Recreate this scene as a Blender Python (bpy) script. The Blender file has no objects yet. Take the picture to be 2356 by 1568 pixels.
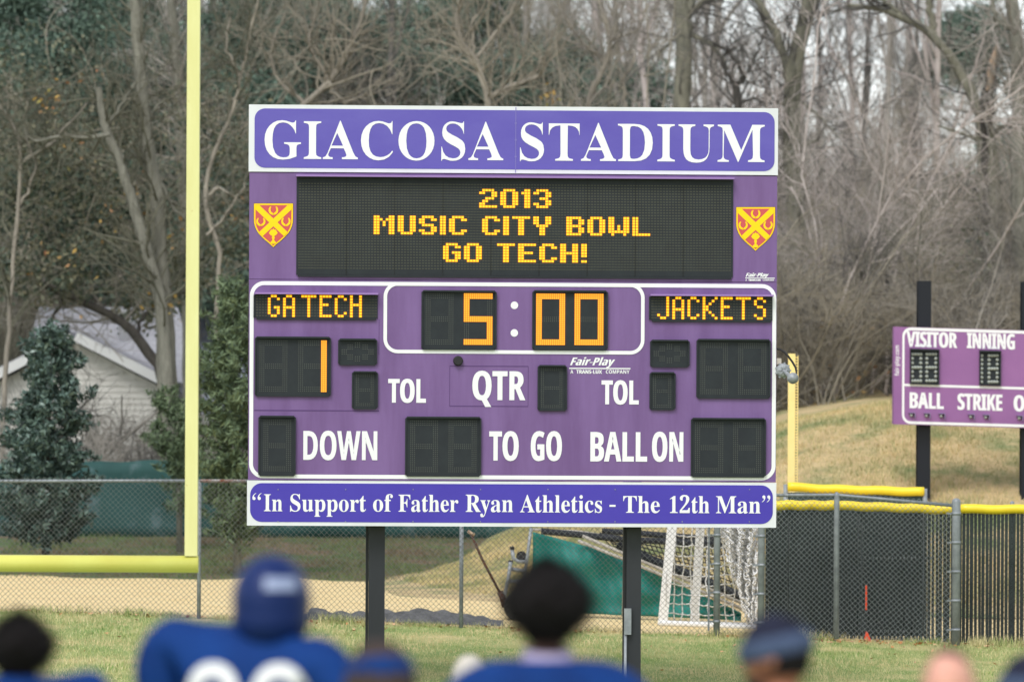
import bpy, math, random, json
import numpy as np
from mathutils import Vector, Matrix
from mathutils.geometry import tessellate_polygon

# ------------------------------------------------------------------ camera, light, sky
SC = bpy.context.scene
COL = SC.collection
F = 11970.0            # focal length in pixels of a 2356 px wide picture
PX, PY = 1178.0, 999.0 # principal point (the horizon) in that picture
CAM_Z = 2.4
ROLL = math.radians(0.28)

cam = bpy.data.cameras.new("camera")
cam.sensor_width = 36.0
cam.lens = F / 2356 * 36.0
cam.shift_y = (PY - 784.0) / 2356
cam.clip_end = 3000
cam.dof.use_dof = True
cam.dof.focus_distance = 60.0
cam.dof.aperture_fstop = cam.lens / 1000 / 0.080
cam_o = bpy.data.objects.new("camera", cam)
cam_o.location = (0, 0, CAM_Z)
cam_o.rotation_euler = (math.radians(90), -ROLL, 0)
COL.objects.link(cam_o)
SC.camera = cam_o
CAMM = Matrix.Translation((0, 0, CAM_Z)) @ Matrix.Rotation(-ROLL, 4, 'Y') @ Matrix.Rotation(math.radians(90), 4, 'X')

SC.view_settings.view_transform = 'Standard'
SC.view_settings.look = 'None'
SC.view_settings.gamma = 1.0
SC.view_settings.exposure = 0.92

SUN_EL, SUN_AZ = math.radians(52), math.radians(200)   # azimuth: from +Y clockwise; the sun stands behind the camera
w = bpy.data.worlds.new("World")
SC.world = w
w.use_nodes = True
nt = w.node_tree
bg = nt.nodes["Background"]
sky = nt.nodes.new("ShaderNodeTexSky")
sky.sky_type = 'NISHITA'
sky.sun_disc = False
sky.sun_elevation = SUN_EL
sky.sun_rotation = SUN_AZ
sky.dust_density = 0.9
hsv = nt.nodes.new("ShaderNodeHueSaturation")   # overcast: the cloud layer takes the blue out of the sky
hsv.inputs["Saturation"].default_value = 0.30
hsv.inputs["Value"].default_value = 1.15
nt.links.new(sky.outputs[0], hsv.inputs["Color"])
nt.links.new(hsv.outputs[0], bg.inputs[0])
bg.inputs[1].default_value = 0.105
sun = bpy.data.lights.new("sun", 'SUN')
sun.energy = 1.1
sun.angle = math.radians(25)
sun.color = (1.0, 0.985, 0.96)
sun_o = bpy.data.objects.new("sun", sun)
d = Vector((math.sin(SUN_AZ) * math.cos(SUN_EL), math.cos(SUN_AZ) * math.cos(SUN_EL), math.sin(SUN_EL)))
sun_o.rotation_euler = (-d).to_track_quat('-Z', 'Y').to_euler()
sun_o.location = (0, -20, 40)
COL.objects.link(sun_o)

# ------------------------------------------------------------------ helpers
def P(px, py, depth):
    """world point seen at pixel (px,py) of the 2356 px picture at a distance along the view axis"""
    v = CAMM @ Vector(((px - PX) / F * depth, (PY - py) / F * depth, -depth))
    return np.array(v)

def lin(r, g, b):
    f = lambda c: (c / 255 / 12.92) if c <= 10 else ((c / 255 + 0.055) / 1.055) ** 2.4
    return (f(r), f(g), f(b))

def sm(a, b, x):
    t = np.clip((np.asarray(x, float) - a) / (b - a), 0, 1)
    return t * t * (3 - 2 * t)

def origin_of(o):
    v = Vector((0, 0, 0))
    while o is not None:
        v = v + o.location
        o = o.parent
    return np.array(v)

def tag(o, label=None, cat=None, group=None, kind=None):
    if label: o["label"] = label
    if cat: o["category"] = cat
    if group: o["group"] = group
    if kind: o["kind"] = kind
    return o

def empty(name, loc, label, cat, group=None):
    o = bpy.data.objects.new(name, None)
    o.location = [float(v) for v in loc]
    o.empty_display_size = 0.2
    COL.objects.link(o)
    return tag(o, label, cat, group)

def mesh_arrays(name, V, quads=None, tris=None, mats=(), mi=None, parent=None, smooth=False):
    V = np.asarray(V, np.float64).reshape(-1, 3)
    if parent is not None:
        V = V - origin_of(parent)
    q = np.zeros((0, 4), np.int64) if quads is None else np.asarray(quads, np.int64).reshape(-1, 4)
    t = np.zeros((0, 3), np.int64) if tris is None else np.asarray(tris, np.int64).reshape(-1, 3)
    me = bpy.data.meshes.new(name)
    me.vertices.add(len(V))
    me.vertices.foreach_set("co", V.astype(np.float32).ravel())
    idx = np.concatenate([q.ravel(), t.ravel()]).astype(np.int32)
    tot = np.concatenate([np.full(len(q), 4), np.full(len(t), 3)]).astype(np.int32)
    me.loops.add(len(idx))
    me.loops.foreach_set("vertex_index", idx)
    me.polygons.add(len(tot))
    me.polygons.foreach_set("loop_start", (np.cumsum(tot) - tot).astype(np.int32))
    if mi is not None:
        me.polygons.foreach_set("material_index", np.asarray(mi, np.int32))
    if smooth:
        me.polygons.foreach_set("use_smooth", np.ones(len(tot), bool))
    for m in mats: me.materials.append(m)
    me.update(calc_edges=True)
    me.validate()
    o = bpy.data.objects.new(name, me)
    COL.objects.link(o)
    if parent is not None: o.parent = parent
    return o

class MB:
    """collects simple solids and builds them as ONE mesh object"""
    def __init__(self): self.v = []; self.f = []; self.m = []; self.s = []
    def add(self, vs, fs, m=0, smooth=False):
        k = len(self.v)
        self.v += [tuple(float(c) for c in p) for p in vs]
        self.f += [tuple(int(i) + k for i in f) for f in fs]
        self.m += [m] * len(fs); self.s += [smooth] * len(fs)
        return self
    def hexa(self, c, m=0):   # 8 corners: bottom ring (4) then top ring (4)
        return self.add(c, [(3, 2, 1, 0), (4, 5, 6, 7), (0, 1, 5, 4), (1, 2, 6, 5), (2, 3, 7, 6), (3, 0, 4, 7)], m)
    def box(self, x0, y0, z0, x1, y1, z1, m=0):
        return self.hexa([(x0, y0, z0), (x1, y0, z0), (x1, y1, z0), (x0, y1, z0), (x0, y0, z1), (x1, y0, z1), (x1, y1, z1), (x0, y1, z1)], m)
    def tube(self, pts, r, n=10, m=0, caps=True):
        pts = np.asarray(pts, float)
        r = np.broadcast_to(np.asarray(r, float), (len(pts),))
        V, Q = tubes(pts[None], r[None], n)
        fs = [tuple(q) for q in Q]
        self.add(V, fs, m, True)
        if caps:
            k = len(self.v) - len(V)
            self.f.append(tuple(k + i for i in range(n))[::-1]); self.m.append(m); self.s.append(False)
            e = k + (len(pts) - 1) * n
            self.f.append(tuple(e + i for i in range(n))); self.m.append(m); self.s.append(False)
        return self
    def build(self, name, mats, parent=None):
        o0 = origin_of(parent) if parent is not None else np.zeros(3)
        me = bpy.data.meshes.new(name)
        me.from_pydata([tuple(np.array(p) - o0) for p in self.v], [], self.f)
        me.polygons.foreach_set("material_index", np.array(self.m, np.int32))
        me.polygons.foreach_set("use_smooth", np.array(self.s, bool))
        for m in (mats if isinstance(mats, (list, tuple)) else [mats]): me.materials.append(m)
        me.update()
        o = bpy.data.objects.new(name, me)
        COL.objects.link(o)
        if parent is not None: o.parent = parent
        return o

def tubes(pts, rad, k=3):
    """(B,N,3) centre lines with radii (B,N) -> vertices, quads of k-sided tubes"""
    pts = np.asarray(pts, float); rad = np.asarray(rad, float)
    B, N, _ = pts.shape
    T = np.gradient(pts, axis=1)
    T /= np.linalg.norm(T, axis=2, keepdims=True) + 1e-9
    mean = T.mean(1)
    ref = np.where(np.abs(mean[:, 2:3]) > 0.75, np.array([[0.1, 1.0, 0.05]]), np.array([[0.03, 0.05, 1.0]]))[:, None, :]
    U = np.cross(T, np.broadcast_to(ref, T.shape)); U /= np.linalg.norm(U, axis=2, keepdims=True) + 1e-9
    W = np.cross(T, U)
    a = np.arange(k) * 2 * np.pi / k
    ring = pts[:, :, None, :] + rad[:, :, None, None] * (np.cos(a)[None, None, :, None] * U[:, :, None, :] + np.sin(a)[None, None, :, None] * W[:, :, None, :])
    V = ring.reshape(-1, 3)
    b = (np.arange(B) * N * k)[:, None, None]; i = (np.arange(N - 1) * k)[None, :, None]; j = np.arange(k)[None, None, :]; j2 = (j + 1) % k
    Q = np.stack([b + i + j, b + i + j2, b + i + k + j2, b + i + k + j], -1).reshape(-1, 4)
    return V, Q

# ---- materials
def mat(name, col, rough=0.6, spec=0.3, metal=0.0, noise=None, col2=None, bump=0.0, island=None, emit=None, trans=0.0, stretch=None, noise2=None):
    m = bpy.data.materials.new(name); m.use_nodes = True
    n = m.node_tree.nodes; L = m.node_tree.links
    b = n["Principled BSDF"]
    b.inputs["Roughness"].default_value = rough
    b.inputs["Specular IOR Level"].default_value = spec
    b.inputs["Metallic"].default_value = metal
    b.inputs["Base Color"].default_value = (*col, 1)
    if emit is not None:
        b.inputs["Emission Color"].default_value = (*emit[0], 1)
        b.inputs["Emission Strength"].default_value = emit[1]
    src = None
    tc = n.new("ShaderNodeTexCoord")
    def nz(scale, detail=6, st=None):
        t = n.new("ShaderNodeTexNoise"); t.inputs["Scale"].default_value = scale; t.inputs["Detail"].default_value = detail
        t.inputs["Roughness"].default_value = 0.62
        if st is not None:
            mp = n.new("ShaderNodeMapping"); mp.inputs["Scale"].default_value = st
            L.new(tc.outputs["Object"], mp.inputs[0]); L.new(mp.outputs[0], t.inputs["Vector"])
        else:
            L.new(tc.outputs["Object"], t.inputs["Vector"])
        return t
    def ramp(fac, cols, lo=0.35, hi=0.65):
        r = n.new("ShaderNodeValToRGB"); e = r.color_ramp.elements
        e[0].position = lo; e[1].position = hi
        e[0].color = (*cols[0], 1); e[1].color = (*cols[-1], 1)
        for k, c in enumerate(cols[1:-1]):
            x = e.new(lo + (hi - lo) * (k + 1) / (len(cols) - 1)); x.color = (*c, 1)
        L.new(fac, r.inputs[0]); return r.outputs[0]
    if island is not None:      # per-leaf / per-blade variation
        g = n.new("ShaderNodeNewGeometry")
        src = ramp(g.outputs["Random Per Island"], island, 0.0, 1.0)
    if noise is not None:
        t = nz(noise, st=stretch)
        c2 = col2 if col2 is not None else tuple(c * 0.7 for c in col)
        if src is None:
            src = ramp(t.outputs["Fac"], [c2, col])
        else:
            mx = n.new("ShaderNodeMix"); mx.data_type = 'RGBA'
            r = n.new("ShaderNodeMapRange"); r.inputs[1].default_value = 0.4; r.inputs[2].default_value = 0.62
            L.new(t.outputs["Fac"], r.inputs[0]); L.new(r.outputs[0], mx.inputs[0])
            L.new(src, mx.inputs[6]); mx.inputs[7].default_value = (*c2, 1); src = mx.outputs[2]
    if noise2 is not None:      # (scale, colour, lo, hi): patches of a second colour
        t = nz(noise2[0]); mx = n.new("ShaderNodeMix"); mx.data_type = 'RGBA'
        r = n.new("ShaderNodeMapRange"); r.inputs[1].default_value = noise2[2]; r.inputs[2].default_value = noise2[3]
        L.new(t.outputs["Fac"], r.inputs[0]); L.new(r.outputs[0], mx.inputs[0])
        if src is None: mx.inputs[6].default_value = (*col, 1)
        else: L.new(src, mx.inputs[6])
        mx.inputs[7].default_value = (*noise2[1], 1); src = mx.outputs[2]
    if src is not None: L.new(src, b.inputs["Base Color"])
    if bump:
        t = nz(bump[0], 8); bp = n.new("ShaderNodeBump"); bp.inputs["Strength"].default_value = bump[1]; bp.inputs["Distance"].default_value = bump[2]
        L.new(t.outputs["Fac"], bp.inputs["Height"]); L.new(bp.outputs[0], b.inputs["Normal"])
    return m

M = {}
M['white'] = mat('white_paint', (0.72, 0.73, 0.75), 0.45, noise=1.3, col2=(0.66, 0.67, 0.68), stretch=(2, 2, 0.5))
M['letter'] = mat('white_vinyl', (0.80, 0.80, 0.80), 0.4)
M['blue_banner'] = mat('banner_blue', lin(98, 88, 172), 0.4, 0.4, noise=0.8, col2=lin(88, 76, 166), stretch=(1, 1, 2.2))
M['blue_slogan'] = mat('slogan_blue', lin(70, 58, 166), 0.4, 0.4, noise=1.0, col2=lin(64, 50, 160))
M['purple'] = mat('purple_panel', lin(122, 94, 144), 0.5, noise=1.4, col2=lin(108, 80, 128), stretch=(2.5, 1, 0.35), bump=(0.8, 0.25, 0.05))
M['purple_hood'] = mat('purple_hood', lin(150, 118, 176), 0.5)
M['purple_side'] = mat('purple_side', lin(128, 118, 148), 0.5)
M['purple_sign'] = mat('purple_sign', lin(146, 100, 150), 0.5, noise=1.2, col2=lin(136, 92, 142))
M['led_plate'] = mat('led_plate', lin(42, 47, 50), 0.6, 0.25, noise=6, col2=lin(37, 41, 45))
M['black_metal'] = mat('black_metal', (0.012, 0.013, 0.014), 0.5)
M['led_off'] = mat('led_off', lin(86, 88, 82), 0.4)
M['led_off_small'] = mat('led_off_matrix', lin(92, 90, 72), 0.4)
M['led_core'] = mat('led_core', (0.3, 0.2, 0.02), 0.5, emit=((1.0, 0.60, 0.010), 0.66))
M['led_core_o'] = mat('led_core_orange', (0.3, 0.15, 0.02), 0.5, emit=((1.0, 0.47, 0.03), 0.66))
M['led_halo'] = mat('led_halo', (0.3, 0.1, 0.01), 0.5, emit=((1.0, 0.21, 0.003), 0.38))  # orange glow around each lit dot, painted as a wider emissive square
M['post_grey'] = mat('post_grey', lin(47, 49, 53), 0.5, noise=3, col2=lin(41, 43, 47), stretch=(1, 1, 0.3))
M['post_black'] = mat('post_black', lin(24, 27, 34), 0.45)
M['galv'] = mat('galvanised', lin(150, 155, 158), 0.45, 0.4, metal=0.15, noise=8, col2=lin(125, 130, 134))
M['galv_rust'] = mat('galvanised_rust', lin(170, 172, 172), 0.5, noise=9, col2=lin(120, 66, 40))
M['wire_glint'] = mat('wire_glint', lin(140, 146, 146), 0.45, metal=0.2)  # same wire in a lighter tone: glints against the slats put into the colour
M['wire'] = mat('wire', lin(108, 110, 106), 0.5, metal=0.2)
M['yellow_pale'] = mat('goal_yellow', lin(224, 221, 158), 0.45, 0.3, noise=2.0, col2=lin(217, 213, 146), noise2=(7, lin(190, 172, 104), 0.70, 0.74), stretch=(4, 4, 0.7))
M['yellow_pipe'] = mat('goal_yellow_pipe', lin(226, 224, 116), 0.32, 0.5, noise=2.0, col2=lin(220, 214, 104))
M['yellow_foul'] = mat('foul_pole_yellow', lin(242, 222, 150), 0.5, noise=2, col2=lin(236, 212, 138))
M['yellow_cap'] = mat('yellow_cap', lin(240, 214, 46), 0.35, 0.5, noise=3, col2=lin(232, 200, 40))
M['slat'] = mat('black_slat', lin(56, 62, 62), 0.45, noise=3, col2=lin(38, 46, 44))
M['screen_dark'] = mat('dark_screen', lin(58, 72, 72), 0.7, noise=2.5, col2=lin(40, 54, 55), stretch=(6, 1, 0.4))
M['windscreen'] = mat('green_windscreen', lin(44, 80, 77), 0.75, noise=1.1, col2=lin(37, 70, 68), noise2=(2.4, lin(82, 104, 106), 0.55, 0.7))
M['teal'] = mat('teal_vinyl', lin(24, 120, 110), 0.55, 0.3, noise=1.6, col2=lin(16, 100, 94))
M['orange'] = mat('orange_plastic', lin(232, 84, 48), 0.5)
M['net_white'] = mat('net_white', (0.75, 0.75, 0.74), 0.7)
M['net_black'] = mat('net_black', (0.02, 0.02, 0.02), 0.7)
M['tarp'] = mat('tarp_grey', lin(112, 112, 113), 0.8, noise=5, col2=lin(84, 84, 86), bump=(26, 0.8, 0.03))
M['rust'] = mat('rusty_steel', lin(88, 58, 46), 0.8, noise=14, col2=lin(60, 44, 38))
M['dark_iron'] = mat('dark_iron', lin(56, 54, 52), 0.7, noise=8, col2=lin(44, 42, 42))
M['bark'] = mat('bark', lin(138, 136, 124), 0.9, noise=3.5, col2=lin(104, 103, 93), stretch=(3, 3, 0.6), bump=(14, 0.6, 0.03))
M['bark_green'] = mat('mossy_bark', lin(136, 133, 116), 0.9, noise=2.5, col2=lin(98, 97, 85), stretch=(3, 3, 0.6), bump=(14, 0.6, 0.03))
M['bark_dark'] = mat('dark_bark', lin(92, 88, 82), 0.9, noise=3.5, col2=lin(66, 63, 60), stretch=(3, 3, 0.7), bump=(14, 0.5, 0.02))
M['bark_pale'] = mat('pale_bark', lin(160, 152, 138), 0.9, noise=2.5, col2=lin(122, 116, 106), stretch=(2, 2, 0.7))
M['twig_a'] = mat('twig_grey', lin(166, 160, 151), 0.9, noise=0.6, col2=lin(132, 127, 119))
M['twig_b'] = mat('twig_tan', lin(160, 152, 136), 0.9, noise=0.6, col2=lin(124, 118, 104))
M['twig_c'] = mat('twig_dark', lin(106, 103, 98), 0.9, noise=0.6, col2=lin(78, 76, 73))
M['twig_e'] = mat('twig_olive', lin(116, 114, 98), 0.9, noise=0.6, col2=lin(84, 84, 72))
M['twig_d'] = mat('twig_mauve', lin(194, 183, 176), 0.9, noise=0.6, col2=lin(162, 152, 146))
M['wood_raw'] = mat('raw_wood', lin(188, 164, 138), 0.8, noise=5, col2=lin(120, 100, 84), stretch=(4, 4, 0.6))
M['ever_dark'] = mat('evergreen_leaf', (0.04, 0.06, 0.045), 0.4, 0.4, island=[lin(44, 60, 56), lin(74, 96, 86), lin(112, 132, 122)])
M['ever_far'] = mat('evergreen_far', (0.05, 0.08, 0.06), 0.7, island=[lin(62, 80, 70), lin(88, 108, 94), lin(118, 138, 120)])
M['cedar'] = mat('cedar_leaf', (0.05, 0.08, 0.03), 0.7, island=[lin(62, 76, 60), lin(94, 112, 82), lin(122, 138, 104)])
M['ivy'] = mat('ivy_leaf', (0.08, 0.08, 0.03), 0.6, island=[lin(54, 70, 60), lin(92, 100, 82), lin(132, 126, 100), lin(72, 94, 80)])
M['autumn'] = mat('autumn_leaf', (0.3, 0.15, 0.04), 0.7, island=[lin(146, 116, 74), lin(170, 140, 72), lin(160, 112, 84), lin(134, 136, 66)])
M['litter'] = mat('dead_leaf', (0.2, 0.12, 0.06), 0.7, island=[lin(140, 92, 58), lin(190, 136, 84), lin(216, 176, 136), lin(120, 84, 58)])
M['skin_dark'] = mat('skin_dark', lin(74, 46, 36), 0.5, noise=20, col2=lin(66, 40, 32))
M['skin_brown'] = mat('skin_brown', lin(176, 120, 92), 0.5, noise=20, col2=lin(160, 106, 82))
M['skin_pink'] = mat('skin_pink', lin(222, 168, 150), 0.5, noise=20, col2=lin(208, 148, 130))
M['hair_black'] = mat('hair_black', lin(26, 21, 21), 0.9, noise=60, col2=lin(14, 11, 11), bump=(180, 0.8, 0.01))
M['hair_brown'] = mat('hair_brown', lin(72, 58, 52), 0.8, noise=60, col2=lin(52, 42, 38))
M['hair_grey'] = mat('hair_pale', lin(206, 200, 190), 0.8, noise=60, col2=lin(180, 172, 160))
M['jersey'] = mat('jersey_blue', lin(10, 56, 122), 0.75, 0.2, noise=7, col2=lin(8, 46, 106), bump=(5, 0.8, 0.05))
M['jersey_dark'] = mat('navy_cloth', lin(26, 30, 52), 0.8, noise=40, col2=lin(20, 23, 42))
M['beanie_band'] = mat('beanie_band', lin(74, 88, 116), 0.9, noise=40, col2=lin(62, 74, 100))
M['helmet'] = mat('helmet_navy', lin(13, 36, 88), 0.45, 0.25)
M['pants'] = mat('white_pants', (0.7, 0.7, 0.7), 0.7)
M['shoe'] = mat('black_shoe', (0.02, 0.02, 0.02), 0.5)
M['shirt_peri'] = mat('periwinkle_cloth', lin(112, 132, 190), 0.7)
M['siding'] = mat('house_siding', lin(212, 209, 202), 0.7, noise=3, col2=lin(198, 195, 188))
M['shingle'] = mat('roof_shingle', lin(168, 168, 173), 0.85, noise=9, col2=lin(146, 146, 152))
M['shingle_blue'] = mat('pale_roof_shingle', lin(160, 166, 178), 0.85, noise=9, col2=lin(140, 146, 160))
M['trim'] = mat('white_trim', (0.7, 0.7, 0.69), 0.6)
M['red'] = mat('crest_red', lin(198, 84, 84), 0.5)
M['gold'] = mat('crest_gold', lin(250, 206, 10), 0.5)
M['gold_dark'] = mat('crest_line', lin(70, 62, 56), 0.5)
M['horn_grey'] = mat('horn_grey', lin(156, 160, 164), 0.4, 0.4, noise=30, col2=lin(130, 134, 138))
M['beige_box'] = mat('beige_box', lin(196, 186, 172), 0.5)
M['rubber'] = mat('rubber', lin(40, 38, 40), 0.6)
M['globe'] = mat('lamp_glass', lin(150, 156, 149), 0.25, 0.5)

# ------------------------------------------------------------------ the lie of the land
def prof(y):
    return np.interp(y, [-60, 20, 30, 46, 53, 60, 68, 85, 90, 95, 120, 140, 180, 260, 420, 900], [0, 0, -1.6, -1.6, -1.2, -0.50, 0.0, 0.0, 0.16, 0.5, 0.9, 2.7, 7.6, 12.5, 14, 15])
def ground_z(x, y):
    x = np.asarray(x, float); y = np.asarray(y, float)
    tilt = -0.03 * np.clip(x + 4.9, -1.5, 12) * sm(46, 60, y) * (1 - sm(76, 92, y))
    return prof(y) + tilt
def hill_h(x, y):
    x = np.asarray(x, float); y = np.asarray(y, float)
    h = np.interp(x, [-2.3, -1.5, -0.9, -0.35, 0.3, 2.5, 4.6, 5.1, 6.6, 9, 14, 40], [0, 0.05, 0.17, 0.46, 0.72, 1.7, 2.5, 2.69, 2.93, 3.02, 3.2, 3.4])
    return h * sm(77, 92, y) + (ground_z(x, y) - 0.02) * (1 - sm(77, 92, y))
def land(x, y):
    return np.maximum(ground_z(x, y), np.where(np.asarray(y) < 77, -9, hill_h(x, y)))
def gp(px, py_unused, depth):
    """ground point below pixel column px at a depth"""
    p = P(px, 1000, depth)
    return np.array([p[0], p[1], float(land(p[0], p[1]))])

def sheet(name, xs, ys, zf, m, kind='structure', parent=None):
    X, Y = np.meshgrid(xs, ys)
    Z = zf(X, Y)
    V = np.stack([X, Y, Z], -1).reshape(-1, 3)
    nx, ny = len(xs), len(ys)
    i, j = np.meshgrid(np.arange(nx - 1), np.arange(ny - 1)); a = (j * nx + i).ravel()
    Q = np.stack([a, a + 1, a + nx + 1, a + nx], -1)
    o = mesh_arrays(name, V, Q, mats=[m], smooth=True, parent=parent)
    if kind: o["kind"] = kind
    return o

M['lawn'] = mat('lawn_soil', lin(150, 160, 100), 0.9, noise=1.2, col2=lin(122, 144, 80), noise2=(0.7, lin(190, 178, 130), 0.52, 0.7), bump=(30, 0.5, 0.04))
M['woodfloor'] = mat('leaf_litter_ground', lin(178, 164, 150), 0.95, noise=1.0, col2=lin(146, 134, 122))
M['bank'] = mat('bank_grass', lin(92, 106, 68), 0.95, noise=1.3, col2=lin(72, 92, 58), noise2=(0.9, lin(116, 98, 82), 0.48, 0.6), bump=(20, 0.5, 0.05))
M['dirt'] = mat('infield_dirt', lin(226, 204, 154), 0.95, noise=1.6, col2=lin(216, 190, 138), bump=(40, 0.3, 0.01), noise2=(5, lin(204, 176, 136), 0.58, 0.7))
M['dry'] = mat('dry_grass_hill', lin(206, 182, 138), 0.95, noise=2.6, col2=lin(176, 156, 116), noise2=(0.75, lin(128, 138, 92), 0.50, 0.64), bump=(24, 0.7, 0.06))

def grd(x0, x1, n): return np.linspace(x0, x1, n)
xs = np.unique(np.concatenate([grd(-900, -60, 15), grd(-60, -16, 23), grd(-16, 16, 81), grd(16, 60, 23), grd(60, 900, 15)]))
sheet('ground', xs, np.unique(np.concatenate([grd(-60, 40, 41), grd(40, 84, 89)])), ground_z, M['lawn'])
sheet('bank', xs, np.unique(np.concatenate([grd(84, 100, 49), grd(100, 118, 19)])), ground_z, M['bank'])
sheet('woodland_floor', xs, np.unique(np.concatenate([grd(118, 190, 73), grd(190, 900, 60)])), lambda x, y: np.maximum(ground_z(x, y), hill_h(x, y) * (1 - sm(125, 150, y)) + ground_z(x, y) * sm(125, 150, y)), M['woodfloor'])
hx = np.concatenate([grd(-2.3, 16, 92), grd(16.5, 60, 30)])
sheet('dry_grass_hill', hx, np.unique(np.concatenate([grd(78, 96, 73), grd(96, 122, 14)])), lambda x, y: hill_h(x, y) + 0.03 * sm(-2.3, -1.5, x) * sm(77, 80, y) + np.where(y > 92, 0.02 * (y - 92), 0), M['dry'])
dxs = grd(-16, 14, 121); dys = grd(68.25, 86.0, 60)
def dirt_z(x, y):
    edge = 85.2 + 0.45 * np.sin(x * 1.3) + 0.3 * np.sin(x * 3.1 + 1)
    return ground_z(x, y) + 0.012 - 0.05 * sm(0, 0.5, y - edge) - 0.03 * sm(0, 0.12, 68.45 - y + 0.06 * np.sin(x * 5.3) + 0.05 * np.sin(x * 11))
sheet('dirt_strip', dxs, dys, dirt_z, M['dirt'])

# blades of grass: one mesh each, nobody could count them
def blades(name, n, xr, yr, zf, hmin, hmax, wd, m, seed, mask=None):
    r = np.random.default_rng(seed)
    x = r.uniform(*xr, n); y = r.uniform(*yr, n)
    if mask is not None:
        k = mask(x, y, r); x, y = x[k], y[k]; n = len(x)
    z = zf(x, y)
    h = r.uniform(hmin, hmax, n) * (0.7 + 0.6 * (np.sin(x * 2.1 + np.sin(y * 1.7)) * 0.5 + 0.5)); a = r.uniform(0, 2 * np.pi, n); lean = r.uniform(0, 0.9, n)
    b = np.stack([x, y, z - 0.005], -1)
    u = np.stack([np.cos(a), np.sin(a), 0 * a], -1) * wd
    la = r.uniform(0, 2 * np.pi, n)
    t = b + np.stack([np.cos(la) * lean * h, np.sin(la) * lean * h, h], -1)
    V = np.stack([b - u, b + u, t], 1).reshape(-1, 3)
    T = np.arange(3 * n).reshape(-1, 3)
    o = mesh_arrays(name, V, tris=T, mats=[m])
    o["kind"] = 'stuff'
    return o
M['blade'] = mat('grass_blade', (0.1, 0.12, 0.05), 0.7, island=[lin(98, 132, 66), lin(140, 164, 92), lin(184, 186, 124), lin(218, 206, 162)], noise=1.3, col2=lin(214, 196, 150))
M['blade_dry'] = mat('dry_blade', (0.2, 0.16, 0.1), 0.8, island=[lin(170, 158, 104), lin(208, 184, 134), lin(228, 204, 156), lin(140, 150, 92)], noise=0.75, col2=lin(132, 142, 94))
M['blade_bank'] = mat('bank_blade', (0.08, 0.1, 0.04), 0.8, island=[lin(72, 98, 54), lin(94, 118, 66), lin(112, 114, 76)], noise=0.8, col2=lin(116, 98, 80))
blades('grass', 150000, (-8.2, 8.2), (56, 68.4), ground_z, 0.02, 0.055, 0.005, M['blade'], 1)
def tuft_mask(x, y, r): return r.random(len(x)) < 0.25 + 0.75 * (np.sin(x * 3.7) * np.sin(x * 1.3 + 2) > 0.1)
blades('grass', 9000, (-8, 8), (67.9, 68.25), ground_z, 0.05, 0.14, 0.006, M['blade'], 2, tuft_mask)
blades('dry_grass', 120000, (-2.2, 11), (79, 93), lambda x, y: hill_h(x, y) + 0.02, 0.03, 0.12, 0.008, M['blade_dry'], 3, lambda x, y, r: hill_h(x, y) > ground_z(x, y) + 0.03)
blades('bank_grass', 26000, (-9, 2), (85.2, 95), ground_z, 0.03, 0.1, 0.009, M['blade_bank'], 4)
def flakes(name, pts, size, m, seed, parent=None, flat=False, elong=1.0, kind=None, curl=0.3):
    """one small bent quad per point"""
    r = np.random.default_rng(seed); n = len(pts)
    d1 = r.normal(size=(n, 3)); 
    if flat: d1[:, 2] *= 0.25
    d1 /= np.linalg.norm(d1, axis=1, keepdims=True)
    d2 = np.cross(d1, r.normal(size=(n, 3)) if not flat else np.array([0, 0, 1.0]) + 0.4 * r.normal(size=(n, 3)))
    d2 /= np.linalg.norm(d2, axis=1, keepdims=True)
    s = (np.asarray(size) * r.uniform(0.6, 1.4, n))[:, None]
    a = d1 * s * elong; b = d2 * s * 0.55
    V = np.stack([pts - a, pts - b + a * 0.1, pts + a, pts + b + a * 0.1], 1).reshape(-1, 3)
    V[1::4] += np.cross(d1, d2) * s * curl
    o = mesh_arrays(name, V, np.arange(4 * n).reshape(-1, 4), mats=[m], parent=parent)
    if kind: o["kind"] = kind
    return o
r_ = np.random.default_rng(5)
lx = np.concatenate([r_.uniform(-8, 8, 330), r_.normal(4.6, 0.9, 90)]); ly = np.concatenate([68.1 - np.abs(r_.normal(0, 0.22, 330)) * r_.choice([1, 1, 1, 9], 330), 67.9 - np.abs(r_.normal(0, 0.25, 90))])
flakes('fallen_leaves', np.stack([lx, ly, ground_z(lx, ly) + 0.035], -1), 0.032, M['litter'], 6, flat=True, kind='stuff')

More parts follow.
